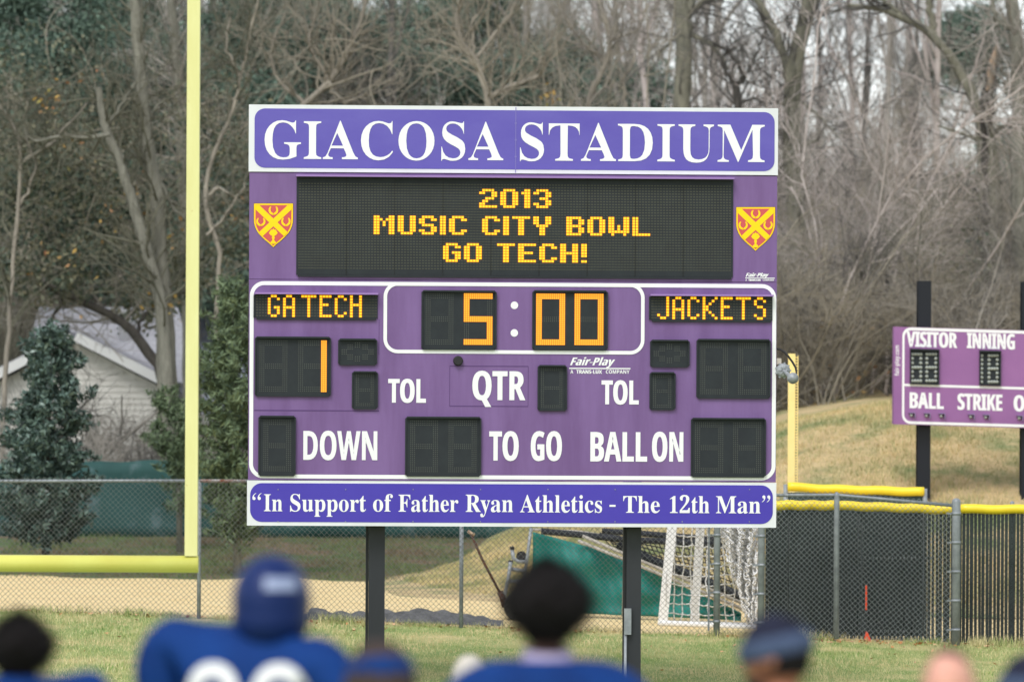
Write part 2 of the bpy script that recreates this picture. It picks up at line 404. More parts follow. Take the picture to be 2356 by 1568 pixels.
GLYPHS = '''[{"G":[508,[[268,-10,200,-3,141,19,93,55,57,103,35,161,28,229,35,295,57,352,93,399,139,435,195,458,257,465,311,459,369,441,388,436,406,443,419,465,437,465,437,308,420,308,403,346,382,379,357,406,329,426,299,439,267,443,224,435,189,409,165,366,151,305,146,228,154,135,180,67,206,37,238,19,275,13,308,16,328,27,339,45,343,71,343,128,339,154,329,170,309,179,275,182,275,198,500,198,500,182,473,179,457,171,449,155,446,128,446,29,357,0]]],"I":[261,[[13,0,13,17,42,23,61,32,72,49,75,75,75,387,72,412,63,427,45,435,13,439,13,455,244,455,244,439,214,435,196,427,186,412,183,387,183,77,187,44,206,26,246,17,246,0]]],"A":[437,[[-9,0,-9,18,9,21,24,30,49,75,206,466,224,465,384,87,411,34,425,22,443,18,443,0,229,0,229,18,259,21,277,30,283,46,273,81,253,132,103,132,79,71,76,59,75,48,80,32,96,21,124,18,128,18,128,0],[113,161,242,161,177,319]]],"C":[468,[[257,-11,193,-3,137,20,91,56,56,104,34,162,26,228,34,294,56,351,92,399,139,435,195,458,259,465,309,459,367,440,388,435,408,443,419,465,437,465,437,308,420,308,392,364,356,407,313,434,265,443,222,435,187,409,163,365,149,304,144,226,149,153,165,97,192,56,230,32,278,24,318,29,358,45,395,71,428,106,447,89,395,33,332,0]]],"O":[525,[[261,-11,213,-6,169,7,129,29,94,58,66,93,45,134,32,179,28,228,32,276,45,321,66,362,95,397,130,426,170,448,216,462,265,466,313,462,357,448,397,427,431,399,459,364,481,323,494,277,498,228,494,179,481,134,459,93,430,58,395,29,355,7,310,-6],[265,12,306,21,338,47,361,90,375,150,379,228,371,321,348,389,324,419,294,437,260,443,219,435,186,409,163,366,150,305,145,228,153,135,177,67,201,37,230,18]]],"S":[390,[[43,-11,43,158,62,158,83,94,111,50,149,24,197,15,231,20,257,36,273,60,279,89,273,117,255,140,225,160,163,191,112,221,77,253,56,289,50,332,54,370,67,403,88,429,115,449,148,462,185,466,229,461,282,448,291,446,300,445,313,450,320,466,339,466,339,319,322,319,310,354,293,385,272,410,248,429,222,441,194,445,163,440,140,426,125,406,120,380,124,356,137,336,189,303,253,273,317,233,337,211,350,188,359,133,354,93,339,58,314,29,281,8,240,-6,192,-10,158,-8,126,1,98,9,85,12,69,7,61,-11]]],"T":[423,[[92,0,92,17,123,21,142,31,152,50,156,81,156,433,149,433,102,426,65,403,41,367,29,318,11,318,11,455,410,455,410,317,394,317,385,359,368,391,343,415,310,429,269,433,263,433,263,81,267,49,276,30,296,21,328,17,328,0]]],"D":[496,[[20,0,20,17,47,21,63,30,71,46,74,75,74,374,71,407,61,426,43,435,15,439,15,455,222,455,296,449,357,429,405,396,440,351,461,295,468,228,459,146,430,82,382,36,315,9,228,0],[222,24,262,30,295,47,319,75,343,139,351,229,345,303,330,360,305,401,269,425,223,433,202,431,190,423,182,385,182,72,190,34,202,27]]],"U":[492,[[248,-13,192,-8,147,6,114,29,91,61,78,103,73,155,73,379,70,406,61,424,43,434,15,439,15,455,240,455,240,439,202,432,185,415,181,379,181,140,186,88,203,51,232,29,275,22,317,28,350,44,373,71,388,110,392,159,392,378,389,406,379,423,360,433,328,439,328,455,474,455,474,439,448,432,433,421,425,404,422,378,422,181,418,118,403,69,380,32,346,7,302,-8]]],"M":[634,[[14,0,14,17,43,22,61,32,72,50,75,79,75,382,71,416,53,432,15,439,15,455,185,455,317,142,449,455,617,455,617,439,590,433,573,423,563,405,560,378,560,85,565,43,582,23,617,17,617,0,396,0,396,17,433,25,450,44,455,83,455,399,288,0,270,0,105,389,105,80,109,48,120,30,139,20,169,17,169,0]]],"n":[381,[[18,0,18,16,45,26,52,56,52,253,46,284,36,291,19,294,19,310,148,310,148,267,175,296,207,313,243,318,275,314,299,301,316,280,327,250,330,212,330,56,337,26,347,19,363,16,363,0,202,0,202,16,207,16,223,21,232,34,235,56,235,217,229,258,219,268,203,271,173,262,148,235,148,56,154,26,164,19,180,16,180,0]]],"u":[375,[[131,-10,91,-3,65,17,51,51,46,97,46,248,39,282,29,291,11,294,11,310,142,310,142,74,151,46,162,38,177,36,205,43,228,66,228,248,221,283,209,291,189,294,189,310,324,310,324,70,331,39,360,30,360,13,300,7,228,-10,228,40,209,19,186,3,160,-7]]],"p":[371,[[17,-139,17,-124,40,-117,50,-101,52,-64,52,243,46,283,19,295,19,310,143,310,143,263,166,294,195,313,230,319,264,314,293,298,317,274,335,241,346,203,350,160,346,113,334,72,316,38,291,12,261,-5,227,-10,196,-5,170,9,148,32,148,-58,152,-99,167,-118,197,-123,197,-139],[195,28,222,36,239,59,249,99,253,154,250,208,241,248,225,270,199,278,171,267,148,235,148,69,167,38]]],"o":[336,[[169,-10,127,-5,90,11,60,37,38,70,24,110,19,154,24,199,38,239,60,272,90,297,127,313,168,318,209,313,245,298,275,273,298,240,312,200,317,154,312,108,298,69,275,36,245,11,210,-5],[169,11,193,18,209,39,217,81,220,154,217,227,208,271,192,292,169,299,144,292,128,271,120,227,117,154,120,82,128,39,144,18]]],"r":[287,[[18,0,18,16,45,26,52,56,52,252,46,285,20,293,21,310,146,310,146,252,165,280,187,301,210,314,233,318,258,315,275,304,286,287,289,266,287,248,278,234,265,225,248,222,222,231,207,250,189,260,175,255,162,241,152,220,149,192,149,56,152,37,159,25,197,16,197,0]]],"t":[228,[[124,-9,89,-4,66,10,53,36,48,71,48,279,20,279,20,300,88,369,129,424,144,424,144,310,208,310,208,279,144,279,144,82,149,51,157,43,168,40,189,49,206,75,222,66,198,24,165,-1]]],"f":[214,[[15,0,15,16,40,22,50,35,52,73,52,277,16,277,16,310,52,310,52,353,60,400,85,436,123,457,174,465,212,460,240,446,257,425,263,400,260,381,252,367,239,358,224,355,195,365,187,376,185,391,193,420,196,426,197,433,193,441,180,443,163,440,153,430,148,390,148,310,203,310,203,277,148,277,148,65,150,40,158,26,173,18,199,16,199,0]]],"a":[344,[[255,-10,226,-5,208,10,200,35,168,11,133,-4,95,-9,64,-4,40,11,25,34,20,63,25,91,39,115,63,136,119,164,199,190,199,241,196,266,187,282,171,292,148,296,115,290,104,274,113,257,123,231,120,215,110,202,95,194,77,191,59,194,45,203,36,218,33,236,37,259,49,278,69,295,95,308,126,316,162,318,223,312,263,292,285,259,293,210,293,62,295,40,304,34,320,42,329,28,294,-1],[151,34,174,41,199,63,199,169,154,151,127,123,118,84,122,56,133,39]]],"h":[381,[[18,0,18,16,45,26,52,56,52,399,46,429,36,437,19,440,19,455,148,455,148,267,175,295,207,313,243,318,275,314,299,301,316,280,327,250,330,212,330,56,337,26,347,19,363,16,363,0,202,0,202,16,207,16,223,21,232,34,235,56,235,217,229,258,219,268,203,271,173,262,148,235,148,56,154,26,164,19,180,16,180,0]]],"e":[301,[[154,-10,117,-5,85,10,58,35,37,69,24,109,19,157,24,201,38,240,59,273,87,298,120,313,157,318,209,309,249,280,274,234,283,173,283,166,117,166,121,121,131,87,147,62,170,47,199,42,237,53,270,86,285,73,248,27,205,-1],[116,192,201,192,201,215,193,277,181,292,161,297,136,286,121,255,116,203]]],"R":[473,[[15,0,15,17,45,22,62,32,72,50,75,81,75,379,71,406,62,424,44,434,16,439,16,455,217,455,305,448,367,426,395,403,412,372,417,334,406,285,372,248,315,224,432,50,452,26,478,17,480,17,480,0,338,0,201,212,182,212,182,81,185,50,194,32,212,22,242,17,242,0],[182,234,203,234,249,240,280,258,298,290,304,336,300,370,291,397,275,416,253,427,224,431,202,429,190,422,182,385]]],"y":[300,[[52,-140,29,-137,10,-125,-3,-107,-7,-84,-4,-67,5,-53,18,-43,36,-40,64,-49,72,-61,75,-76,74,-81,74,-87,77,-96,86,-99,99,-92,114,-74,129,-44,140,-5,36,251,25,275,15,287,-3,293,-5,310,162,310,162,293,136,289,128,275,130,267,133,257,185,119,230,241,236,260,238,274,229,289,203,293,203,310,300,310,300,293,287,290,277,281,259,242,162,-24,129,-96,113,-117,95,-131]]],"l":[199,[[18,0,18,16,45,26,52,56,52,398,47,429,38,436,20,439,20,455,148,455,148,56,154,26,180,16,180,0]]],"i":[198,[[101,362,81,366,65,376,54,393,50,412,54,432,65,449,81,460,101,463,120,460,137,449,147,432,151,412,147,393,136,376,120,366],[18,0,18,16,45,26,52,56,52,252,47,285,20,293,21,310,148,310,148,56,154,26,180,16,180,0]]],"c":[293,[[156,-10,119,-5,87,11,59,35,38,68,24,106,19,150,25,196,40,237,64,271,96,297,133,313,175,319,218,314,250,298,271,275,277,245,275,228,266,215,253,207,236,204,214,209,201,225,196,251,197,261,197,271,190,290,169,297,138,285,118,248,112,187,118,123,137,76,166,48,204,38,239,47,271,72,285,60,248,21,205,-2]]],"s":[288,[[151,-10,122,-6,87,6,73,9,60,4,51,-9,36,-9,36,105,53,105,66,68,87,39,112,21,140,15,162,18,179,27,189,40,192,58,183,84,156,105,107,130,76,148,54,169,41,193,37,220,44,259,65,291,98,312,141,319,166,316,199,308,206,306,213,305,223,308,230,319,244,319,244,222,228,222,215,254,196,277,174,291,149,296,130,294,116,286,108,274,105,259,115,232,146,212,191,189,221,172,241,151,253,127,257,95,250,51,228,18,194,-3]]],"F":[404,[[15,0,15,17,45,23,62,34,72,53,75,84,75,375,71,405,61,423,43,433,14,439,14,455,394,455,394,320,377,320,369,357,355,385,336,406,310,420,275,428,230,431,200,429,186,421,182,398,182,247,190,247,229,253,256,270,274,301,284,347,302,347,302,118,285,118,274,168,257,200,229,218,189,224,182,224,182,81,188,43,196,31,210,24,257,17,257,0]]],"-":[216,[[27,154,27,206,189,206,189,154]]],"1":[375,[[65,0,65,36,120,36,135,38,146,45,154,79,154,416,108,365,87,351,67,346,52,349,40,359,31,375,28,396,74,412,132,447,179,482,254,482,254,79,261,47,271,38,288,36,343,36,343,0]]],"2":[375,[[24,0,24,69,123,171,187,245,218,307,226,371,223,405,212,427,196,441,174,445,145,438,126,416,116,380,112,329,77,333,50,344,32,365,26,396,30,419,43,441,63,459,92,474,129,483,174,486,240,479,288,456,318,421,328,375,319,329,291,281,238,220,154,138,87,74,244,74,263,77,279,86,292,101,300,120,305,141,345,141,341,0]]]},{"T":[389,[[144,0,144,395,13,395,13,480,375,480,375,395,245,395,245,0]]],"O":[535,[[267,-7,196,1,139,24,95,61,63,111,45,171,39,241,45,311,63,371,95,420,139,456,196,479,268,487,339,479,396,456,440,420,471,370,490,310,496,240,490,171,471,110,440,61,396,24,339,1],[267,79,307,83,338,98,361,122,382,173,389,240,382,308,361,359,338,383,307,398,268,402,229,398,198,383,175,359,153,308,146,240,153,173,175,122,198,98,229,83]]],"L":[379,[[60,0,60,480,162,480,162,84,357,84,357,0]]],"Q":[535,[[363,-114,275,-7,267,-7,196,1,139,24,95,61,63,111,45,171,39,241,45,311,63,371,95,420,139,456,196,479,268,487,339,479,396,456,440,420,471,370,490,310,496,240,488,165,467,101,430,50,377,15,493,-114],[267,79,307,83,338,98,361,122,382,173,389,240,382,308,361,359,338,383,307,398,268,402,229,398,198,383,175,359,153,308,146,240,153,173,175,122,198,98,229,83]]],"R":[443,[[60,0,60,480,200,480,260,476,308,464,345,444,371,416,386,380,392,336,388,305,379,278,346,237,302,209,443,0,330,0,216,184,162,184,162,0],[162,267,195,267,238,271,267,283,283,304,289,333,283,362,266,382,236,393,193,396,162,396]]],"D":[497,[[60,0,60,480,211,480,281,473,342,453,391,419,427,374,450,315,458,244,450,170,427,109,389,61,337,27,273,7,196,0],[162,84,206,84,258,90,300,109,329,141,347,185,353,242,349,290,337,329,318,359,291,380,257,392,216,396,162,396]]],"W":[649,[[122,0,0,480,100,480,161,218,170,179,179,132,185,92,191,132,199,177,207,211,277,480,373,480,443,211,450,177,459,132,465,92,471,132,480,179,488,218,549,480,649,480,527,0,412,0,347,252,342,274,335,306,328,339,324,364,321,339,314,307,308,274,302,251,238,0]]],"N":[546,[[60,0,60,480,189,480,397,120,399,120,396,187,394,253,394,480,486,480,486,0,357,0,148,363,145,363,149,294,151,226,151,0]]],"G":[486,[[262,-7,196,0,141,21,97,56,65,105,45,166,39,240,46,311,68,371,104,420,153,456,215,479,289,486,365,478,432,457,398,375,348,394,289,402,247,397,212,381,183,357,162,325,148,285,144,238,147,194,156,155,173,123,197,98,229,83,269,78,305,80,333,85,333,185,242,185,242,269,433,269,433,21,354,1]]],"B":[451,[[60,0,60,480,210,480,294,473,355,453,382,430,398,399,404,358,399,320,384,289,361,266,330,255,330,251,373,234,391,220,404,199,413,173,416,139,410,99,395,65,369,37,333,16,291,4,240,0],[162,289,221,289,258,293,282,304,295,321,300,345,294,368,279,384,253,393,216,396,162,396],[162,84,228,84,267,88,292,102,306,122,310,149,306,173,292,192,266,205,225,209,162,209]]],"A":[463,[[0,0,169,482,293,482,463,0,354,0,319,114,144,114,109,0],[170,199,295,199,259,311,251,340,240,375,232,407,223,374,212,336,204,311]]],"V":[437,[[163,0,0,480,103,480,193,194,200,167,211,125,218,89,225,125,236,167,243,194,334,480,437,480,273,0]]],"I":[261,[[21,0,21,58,80,85,80,395,21,422,21,480,240,480,240,422,181,395,181,85,240,58,240,0]]],"S":[370,[[167,-7,95,1,31,22,31,117,102,90,138,80,175,77,207,81,228,92,240,108,244,128,237,153,217,172,150,207,114,225,77,253,48,293,39,319,36,350,41,390,56,423,80,450,131,477,199,486,270,478,341,453,308,373,249,394,195,402,170,398,151,388,140,373,136,353,141,330,158,313,226,277,289,241,312,220,329,196,340,168,343,133,338,93,323,59,297,31,262,10,219,-2]]],"K":[446,[[60,0,60,480,162,480,162,260,181,288,202,316,332,480,445,480,277,267,446,0,330,0,205,202,162,171,162,0]]],"E":[376,[[60,0,60,480,336,480,336,396,162,396,162,291,324,291,324,208,162,208,162,84,336,84,336,0]]],"U":[508,[[252,-7,193,-1,145,15,107,42,79,78,63,121,57,171,57,480,158,480,158,186,165,136,183,103,213,85,255,79,297,85,327,105,344,138,349,187,349,480,451,480,451,169,445,122,429,80,401,44,363,16,313,-1]]],"F":[369,[[60,0,60,480,335,480,335,396,161,396,161,273,323,273,323,189,161,189,161,0]]],"P":[422,[[60,0,60,480,214,480,270,475,315,462,349,440,373,410,387,373,392,330,387,289,374,252,351,219,316,193,268,176,206,171,162,171,162,0],[162,254,195,254,234,258,264,271,282,293,289,326,280,365,253,388,208,396,162,396]]],"M":[633,[[60,0,60,480,199,480,312,113,314,113,435,480,573,480,573,0,478,0,478,227,479,279,481,335,483,375,480,375,357,0,263,0,148,376,145,376,148,336,150,278,151,223,151,0]]],"C":[428,[[255,-7,187,1,133,24,91,61,62,110,45,170,39,239,46,307,65,367,97,417,141,455,197,478,264,486,335,477,404,453,371,370,317,392,264,402,228,397,198,382,175,358,151,306,144,238,151,171,172,120,195,97,226,83,264,78,323,85,386,103,386,18,324,-1]]],"X":[448,[[0,0,159,247,10,480,122,480,226,307,327,480,437,480,286,242,448,0,332,0,220,181,109,0]]],"Y":[419,[[159,0,159,183,0,480,110,480,210,282,310,480,419,480,260,187,260,0]]],"H":[514,[[60,0,60,480,162,480,162,291,352,291,352,480,453,480,453,0,352,0,352,207,162,207,162,0]]],"a":[406,[[142,-7,97,0,60,22,36,58,28,109,33,145,46,174,69,196,120,217,192,226,256,228,256,244,252,269,241,287,223,297,199,300,146,292,95,273,62,341,128,365,203,374,268,366,316,342,338,317,351,285,355,244,355,0,285,0,266,50,263,50,239,24,214,7,183,-3],[179,66,209,71,234,86,250,109,256,140,256,170,217,169,176,164,150,151,136,132,131,109,134,89,144,76]]],"i":[205,[[103,412,82,415,64,423,52,438,48,461,52,485,64,500,103,510,141,500,153,485,157,461,153,438,141,423],[52,0,52,367,152,367,152,0]]],"r":[305,[[52,0,52,367,128,367,143,305,148,305,167,331,192,353,222,368,257,373,275,373,291,371,283,277,270,279,254,280,205,271,184,259,167,242,156,218,152,187,152,0]]],"p":[425,[[52,-161,52,367,134,367,148,319,152,319,192,357,221,369,257,373,295,368,328,352,357,325,378,288,391,241,395,184,390,127,377,79,355,42,326,15,293,-1,254,-7,218,-3,191,8,152,40,147,40,152,-13,152,-161],[226,75,255,82,276,103,289,138,293,185,285,245,262,281,224,293,191,287,170,269,157,239,152,195,152,185,156,138,168,103,190,82]]],"l":[205,[[52,0,52,510,152,510,152,0]]],"y":[382,[[74,-161,45,-160,23,-156,23,-77,41,-79,62,-81,91,-76,112,-61,129,-40,140,-15,146,3,0,367,109,367,179,161,187,130,191,97,193,97,198,130,207,161,275,367,382,367,227,-47,201,-97,166,-133,123,-154]]],"f":[260,[[69,0,69,291,13,291,13,340,69,367,69,394,72,435,84,466,103,488,129,503,161,511,198,514,252,509,290,498,265,425,240,431,209,435,191,431,178,422,169,390,169,367,255,367,255,291,169,291,169,0]]],"c":[345,[[201,-7,151,-2,109,13,75,39,50,75,35,122,30,181,36,242,53,291,80,328,117,353,160,368,210,373,276,366,324,349,295,271,251,287,210,293,182,288,160,275,145,253,135,222,132,182,137,134,153,101,177,81,210,75,266,83,313,106,313,21,265,0]]],"o":[416,[[207,-7,159,-1,116,15,80,43,53,80,36,128,30,184,36,240,51,287,78,324,114,352,157,368,209,373,258,368,300,351,336,324,363,287,380,240,385,184,380,128,364,81,337,43,302,15,258,-1],[208,74,242,81,266,102,279,136,283,184,279,232,266,266,242,286,208,293,173,286,150,266,137,232,132,184,137,136,150,102,174,81]]],"m":[660,[[52,0,52,367,129,367,142,320,148,320,168,344,194,361,224,370,255,373,292,370,323,360,348,344,366,320,375,320,395,344,421,361,452,370,483,373,538,365,577,342,601,300,609,239,609,0,509,0,509,214,503,258,485,285,454,293,420,286,398,265,385,231,381,184,381,0,281,0,281,214,275,258,256,285,226,293,190,286,168,262,156,224,152,173,152,0]]],"-":[216,[[27,154,27,206,189,206,189,154]]],".":[180,[[89,-9,60,1,51,15,48,36,51,57,60,71,89,81,119,71,129,57,132,36,129,15,119,1]]]}]'''
# ------------------------------------------------------------------ lettering
SERIF, SANS = json.loads(GLYPHS)
CAP_SERIF = max(SERIF['I'][1][0][1::2]); CAP_SANS = max(SANS['I'][1][0][1::2])
q_ = CAP_SERIF / 676
SERIF['1'] = [500, [[65, 560, 250, 676, 330, 676, 330, 90, 350, 40, 440, 30, 440, 0, 75, 0, 75, 30, 165, 40, 185, 90, 185, 540, 160, 575, 80, 545]]]
SERIF['\u201c'] = [480, [[215, 690, 150, 660, 90, 600, 55, 520, 60, 450, 100, 412, 155, 412, 195, 450, 192, 500, 160, 535, 115, 545, 135, 600, 175, 645, 222, 672],
                         [445, 690, 380, 660, 320, 600, 285, 520, 290, 450, 330, 412, 385, 412, 425, 450, 422, 500, 390, 535, 345, 545, 365, 600, 405, 645, 452, 672]]]
for c in ('1', '\u201c'): SERIF[c] = [SERIF[c][0] * q_, [[v * q_ for v in k] for k in SERIF[c][1]]]
SERIF['\u201d'] = [480, [[505 * q_ - v if i % 2 == 0 else 1102 * q_ - v for i, v in enumerate(c)] for c in SERIF['\u201c'][1]]]

def glyph_polys(s, font):
    out = []; x = 0
    for c in s:
        adv, cs = font[c]
        out.append([[(x + q[i], q[i + 1]) for i in range(0, len(q), 2)] for q in cs])
        x += adv
    return out

def area(c):
    return 0.5 * sum(c[i - 1][0] * c[i][1] - c[i][0] * c[i - 1][1] for i in range(len(c)))

def embolden(c, dx, dy=0.0):
    n = len(c); out = []
    for i in range(n):
        a, b, d_ = c[i - 1], c[i], c[(i + 1) % n]
        e1 = (b[0] - a[0], b[1] - a[1]); e2 = (d_[0] - b[0], d_[1] - b[1])
        l1 = math.hypot(*e1) + 1e-9; l2 = math.hypot(*e2) + 1e-9
        nx = e1[1] / l1 + e2[1] / l2; ny = -e1[0] / l1 - e2[0] / l2
        l = math.hypot(nx, ny) + 1e-9
        out.append((b[0] + dx * nx / l, b[1] + dy * ny / l))
    return out

def tess(contours):
    """contours -> list of (verts, tris), the first level of holes cut out"""
    cs = [c for c in contours if len(c) > 2]
    big = max(cs, key=lambda c: abs(area(c)))
    sgn = 1 if area(big) > 0 else -1
    outer = [c for c in cs if area(c) * sgn > 0]; holes = [c for c in cs if area(c) * sgn < 0]
    def inside(p, c):
        r = False
        for i in range(len(c)):
            a, b = c[i - 1], c[i]
            if (a[1] > p[1]) != (b[1] > p[1]) and p[0] < (b[0] - a[0]) * (p[1] - a[1]) / (b[1] - a[1]) + a[0]: r = not r
        return r
    res = []
    for o in outer:
        loops = [o] + [h for h in holes if inside(h[0], o)]
        flat = [p for l in loops for p in l]
        tri = tessellate_polygon([[Vector((p[0], p[1], 0)) for p in l] for l in loops])
        res.append((flat, [tuple(t) for t in tri], loops))
    return res

def sheet_poly(mb, contours, fr, c, m=0, th=0.0):
    """flat shape with holes (board coordinates) as a thin raised sheet facing the viewer"""
    for flat, tri, loops in tess(contours):
        vs = [fr(p[0], p[1], c) for p in flat]
        ref = np.array(fr(0, 0, c + 1)) - np.array(fr(0, 0, c))
        fs = []
        for t in tri:
            n = np.cross(np.array(vs[t[1]]) - vs[t[0]], np.array(vs[t[2]]) - vs[t[0]])
            fs.append(t if n @ ref > 0 else t[::-1])
        mb.add(vs, fs, m)
        if th:
            k = 0
            for l in loops:
                n_ = len(l)
                bk = [fr(p[0], p[1], c - th) for p in l]; ft = [fr(p[0], p[1], c) for p in l]
                mb.add(ft + bk, [(i, (i + 1) % n_, n_ + (i + 1) % n_, n_ + i) for i in range(n_)], m)

def text_sheet(mb, s, font, x0, x1, base, top, fr, c, m=0, bold=0.0, cap=None, shear=0.0, th=0.002, slope=0.0, boldy=0.0):
    """s fitted between x0 and x1, capital letters from base to top (board coordinates)"""
    gl = glyph_polys(s, font)
    allp = [p for g in gl for q in g for p in q]
    mnx = min(p[0] for p in allp); mxx = max(p[0] for p in allp)
    ch = cap or (CAP_SERIF if font is SERIF else CAP_SANS)
    sy = (top - base) / ch
    sx = ((x1 - x0) - 2 * bold) / (mxx - mnx)
    for gi, g in enumerate(gl):
        cs = []
        for q in g:
            cc = [(x0 + bold + (p[0] - mnx) * sx + shear * p[1] * sy, p[1] * sy) for p in q]
            cs.append(cc)
        if bold and cs:
            sg = 1 if area(max(cs, key=lambda c_: abs(area(c_)))) > 0 else -1
            cs = [embolden(cc, bold * sg, boldy * sg) for cc in cs]
        cs = [[(p[0], base + p[1] + slope * (p[0] - x0)) for p in cc] for cc in cs]
        if cs: sheet_poly(mb, cs, fr, c + 0.0007 * (gi % 2), m, th)

def rrect(x0, y0, x1, y1, r, n=8):
    pts = []
    for cx, cy, a0 in ((x1 - r, y1 - r, 0), (x0 + r, y1 - r, 90), (x0 + r, y0 + r, 180), (x1 - r, y0 + r, 270)):
        for k in range(n + 1):
            a = math.radians(a0 + 90 * k / n); pts.append((cx + r * math.cos(a), cy + r * math.sin(a)))
    return pts

# ------------------------------------------------------------------ scoreboard
def upright_frame(tl, bl, tr, br, d0, d1):
    """vertical rectangle seen between four picture corners; returns its frame and a pixel -> board map"""
    TL, BL, TR, BR = P(*tl, d0), P(*bl, d0), P(*tr, d1), P(*br, d1)
    W = float(np.linalg.norm((BR - BL)[:2])); 
    ax = (BR - BL); ax[2] = 0; ax /= np.linalg.norm(ax)
    O = BL.copy(); O[2] = (BL[2] + BR[2]) / 2
    H_ = float(((TL[2] + TR[2]) - (BL[2] + BR[2])) / 2)
    nrm = np.array([ax[1], -ax[0], 0.0])       # towards the viewer
    up = np.array([0, 0, 1.0])
    fr = lambda a, b, c: O + ax * a + up * b + nrm * c
    def loc(px, py):
        t = (px - (tl[0] + bl[0]) / 2) / ((tr[0] + br[0] - tl[0] - bl[0]) / 2)
        top = tl[1] + (tr[1] - tl[1]) * t; bot = bl[1] + (br[1] - bl[1]) * t
        return t * W, (bot - py) / (bot - top) * H_
    return fr, loc, W, H_

fr, loc, BW, BH = upright_frame((569.5, 240), (568, 1208), (1788.5, 250), (1785.5, 1213), 59.88, 60.12)
U = BW / 1218.0        # metres per picture pixel on the board
base0 = fr(BW / 2, 0, -0.15); base0[2] = float(land(base0[0], base0[1]))
board = empty('scoreboard', base0, 'large purple football scoreboard on two dark posts with lit amber message and clock', 'scoreboard')

def fbox(mb, x0, y0, x1, y1, c0, c1, m=0, f=None):
    f = f or fr
    return mb.hexa([f(x0, y0, c1), f(x1, y0, c1), f(x1, y0, c0), f(x0, y0, c0), f(x0, y1, c1), f(x1, y1, c1), f(x1, y1, c0), f(x0, y1, c0)], m)

def prect(px0, py0, px1, py1):
    a0, b1 = loc(px0, py0); a1, b0 = loc(px1, py1)
    # mean heights at the two ends, so that the rectangle is level on the board
    b1 = (b1 + loc(px1, py0 + (250 - 240) * (px1 - px0) / 1218)[1]) / 2
    return a0, b0, a1, b1

def psheet(name, contours, m, parent, c, th=0.002):
    mb = MB(); sheet_poly(mb, contours, fr, c, 0, th); return mb.build(name, m, parent)

def lettering(items, parent, font, m=None, c=0.004, name='lettering', bold=0.0, boldy=0.0, frm=None, lc=None, **kw):
    lc = lc or loc; frm = frm or fr; o = None
    for s, x0, x1, top, base in items:
        mb = MB()
        a0, b0 = lc(x0, base); a1, _ = lc(x1, base); _, b1 = lc(x0, top)
        text_sheet(mb, s, font, a0, a1, b0, b1, frm, c, bold=bold, boldy=boldy, **kw)
        o = mb.build(name, m or M['letter'], parent)
    return o

yb = lambda v: v * BH / 965.5     # picture pixels above the bottom edge -> metres
# name banner (white box), message panel, score panel, slogan banner: four cabinets stacked
def cabinet(name, y0, y1, m, c=0.0, x0=0.0, x1=BW, depth=0.22):
    mb = MB(); fbox(mb, x0, y0, x1, y1, c - depth, c); o = mb.build(name, m, board); return o
B1, B2, B3 = yb(104.5), yb(565.5), yb(811.5)
slogan = cabinet('slogan_banner', 0, B1 - 0.006, M['white'], 0.012)
score = cabinet('score_panel', B1, B2 - 0.005, M['purple'], 0.0, 0.01, BW - 0.006)
message = cabinet('message_panel', B2, B3 - 0.008, M['purple'], 0.0, 0.01, BW - 0.006)
banner = cabinet('name_banner', B3, BH, M['white'], 0.012)
a0, b0, a1, b1 = prect(582, 248, 1779, 397)
psheet('blue_field', [rrect(loc(582, 0)[0], B3 + yb(9), loc(1779, 0)[0], BH - yb(9), 24 * U)], M['blue_banner'], banner, 0.016)
mb = MB(); xm = loc(1182, 300)[0]; fbox(mb, xm - 0.004, B3 + 0.01, xm + 0.004, BH - 0.01, 0.012, 0.0185); 
for q in (0.25, 0.5, 0.75): fbox(mb, xm - 0.012, B3 + (BH - B3) * q - 0.008, xm + 0.012, B3 + (BH - B3) * q + 0.008, 0.0125, 0.0195)
mb.build('joint_strip', mat('joint', lin(120, 112, 176), 0.5), banner)
lettering([('GIACOSA', 605, 1153, 278.5, 364.5), ('STADIUM', 1192.5, 1755.5, 284, 369)], banner, SERIF, c=0.0195, bold=-0.009, boldy=0.002)
psheet('blue_field', [rrect(loc(576, 1150)[0], yb(8.5), loc(1779, 1150)[0], B1 - yb(7), 27 * U)], M['blue_slogan'], slogan, 0.016)
lettering([('In', 607.5, 650, 1136, 1175), ('Support', 667.7, 842, 1136, 1175.3), ('of', 858, 903.5, 1136, 1175.6), ('Father', 916.5, 1054, 1137, 1176), ('Ryan', 1071, 1180, 1137, 1176.5),
           ('Athletics', 1196, 1385, 1138, 1177.5), ('-', 1402, 1416, 1139, 1178), ('The', 1433.7, 1518, 1140, 1178.5), ('12th', 1541, 1632.5, 1140, 1179), ('Man', 1647.6, 1750.6, 1140.5, 1179.5),
           ('\u201c', 581, 602, 1134, 1173), ('\u201d', 1753.5, 1773, 1139.5, 1178)], slogan, SERIF, c=0.0195)
for k in range(8):
    for yy in (1108 + 14, 1108 + 88):
        a, b = loc(640 + k * 155, yy + 3); mb = MB(); fbox(mb, a - 0.006, b - 0.006, a + 0.006, b + 0.006, 0.012, 0.022); mb.build('rivet', M['galv'], slogan)

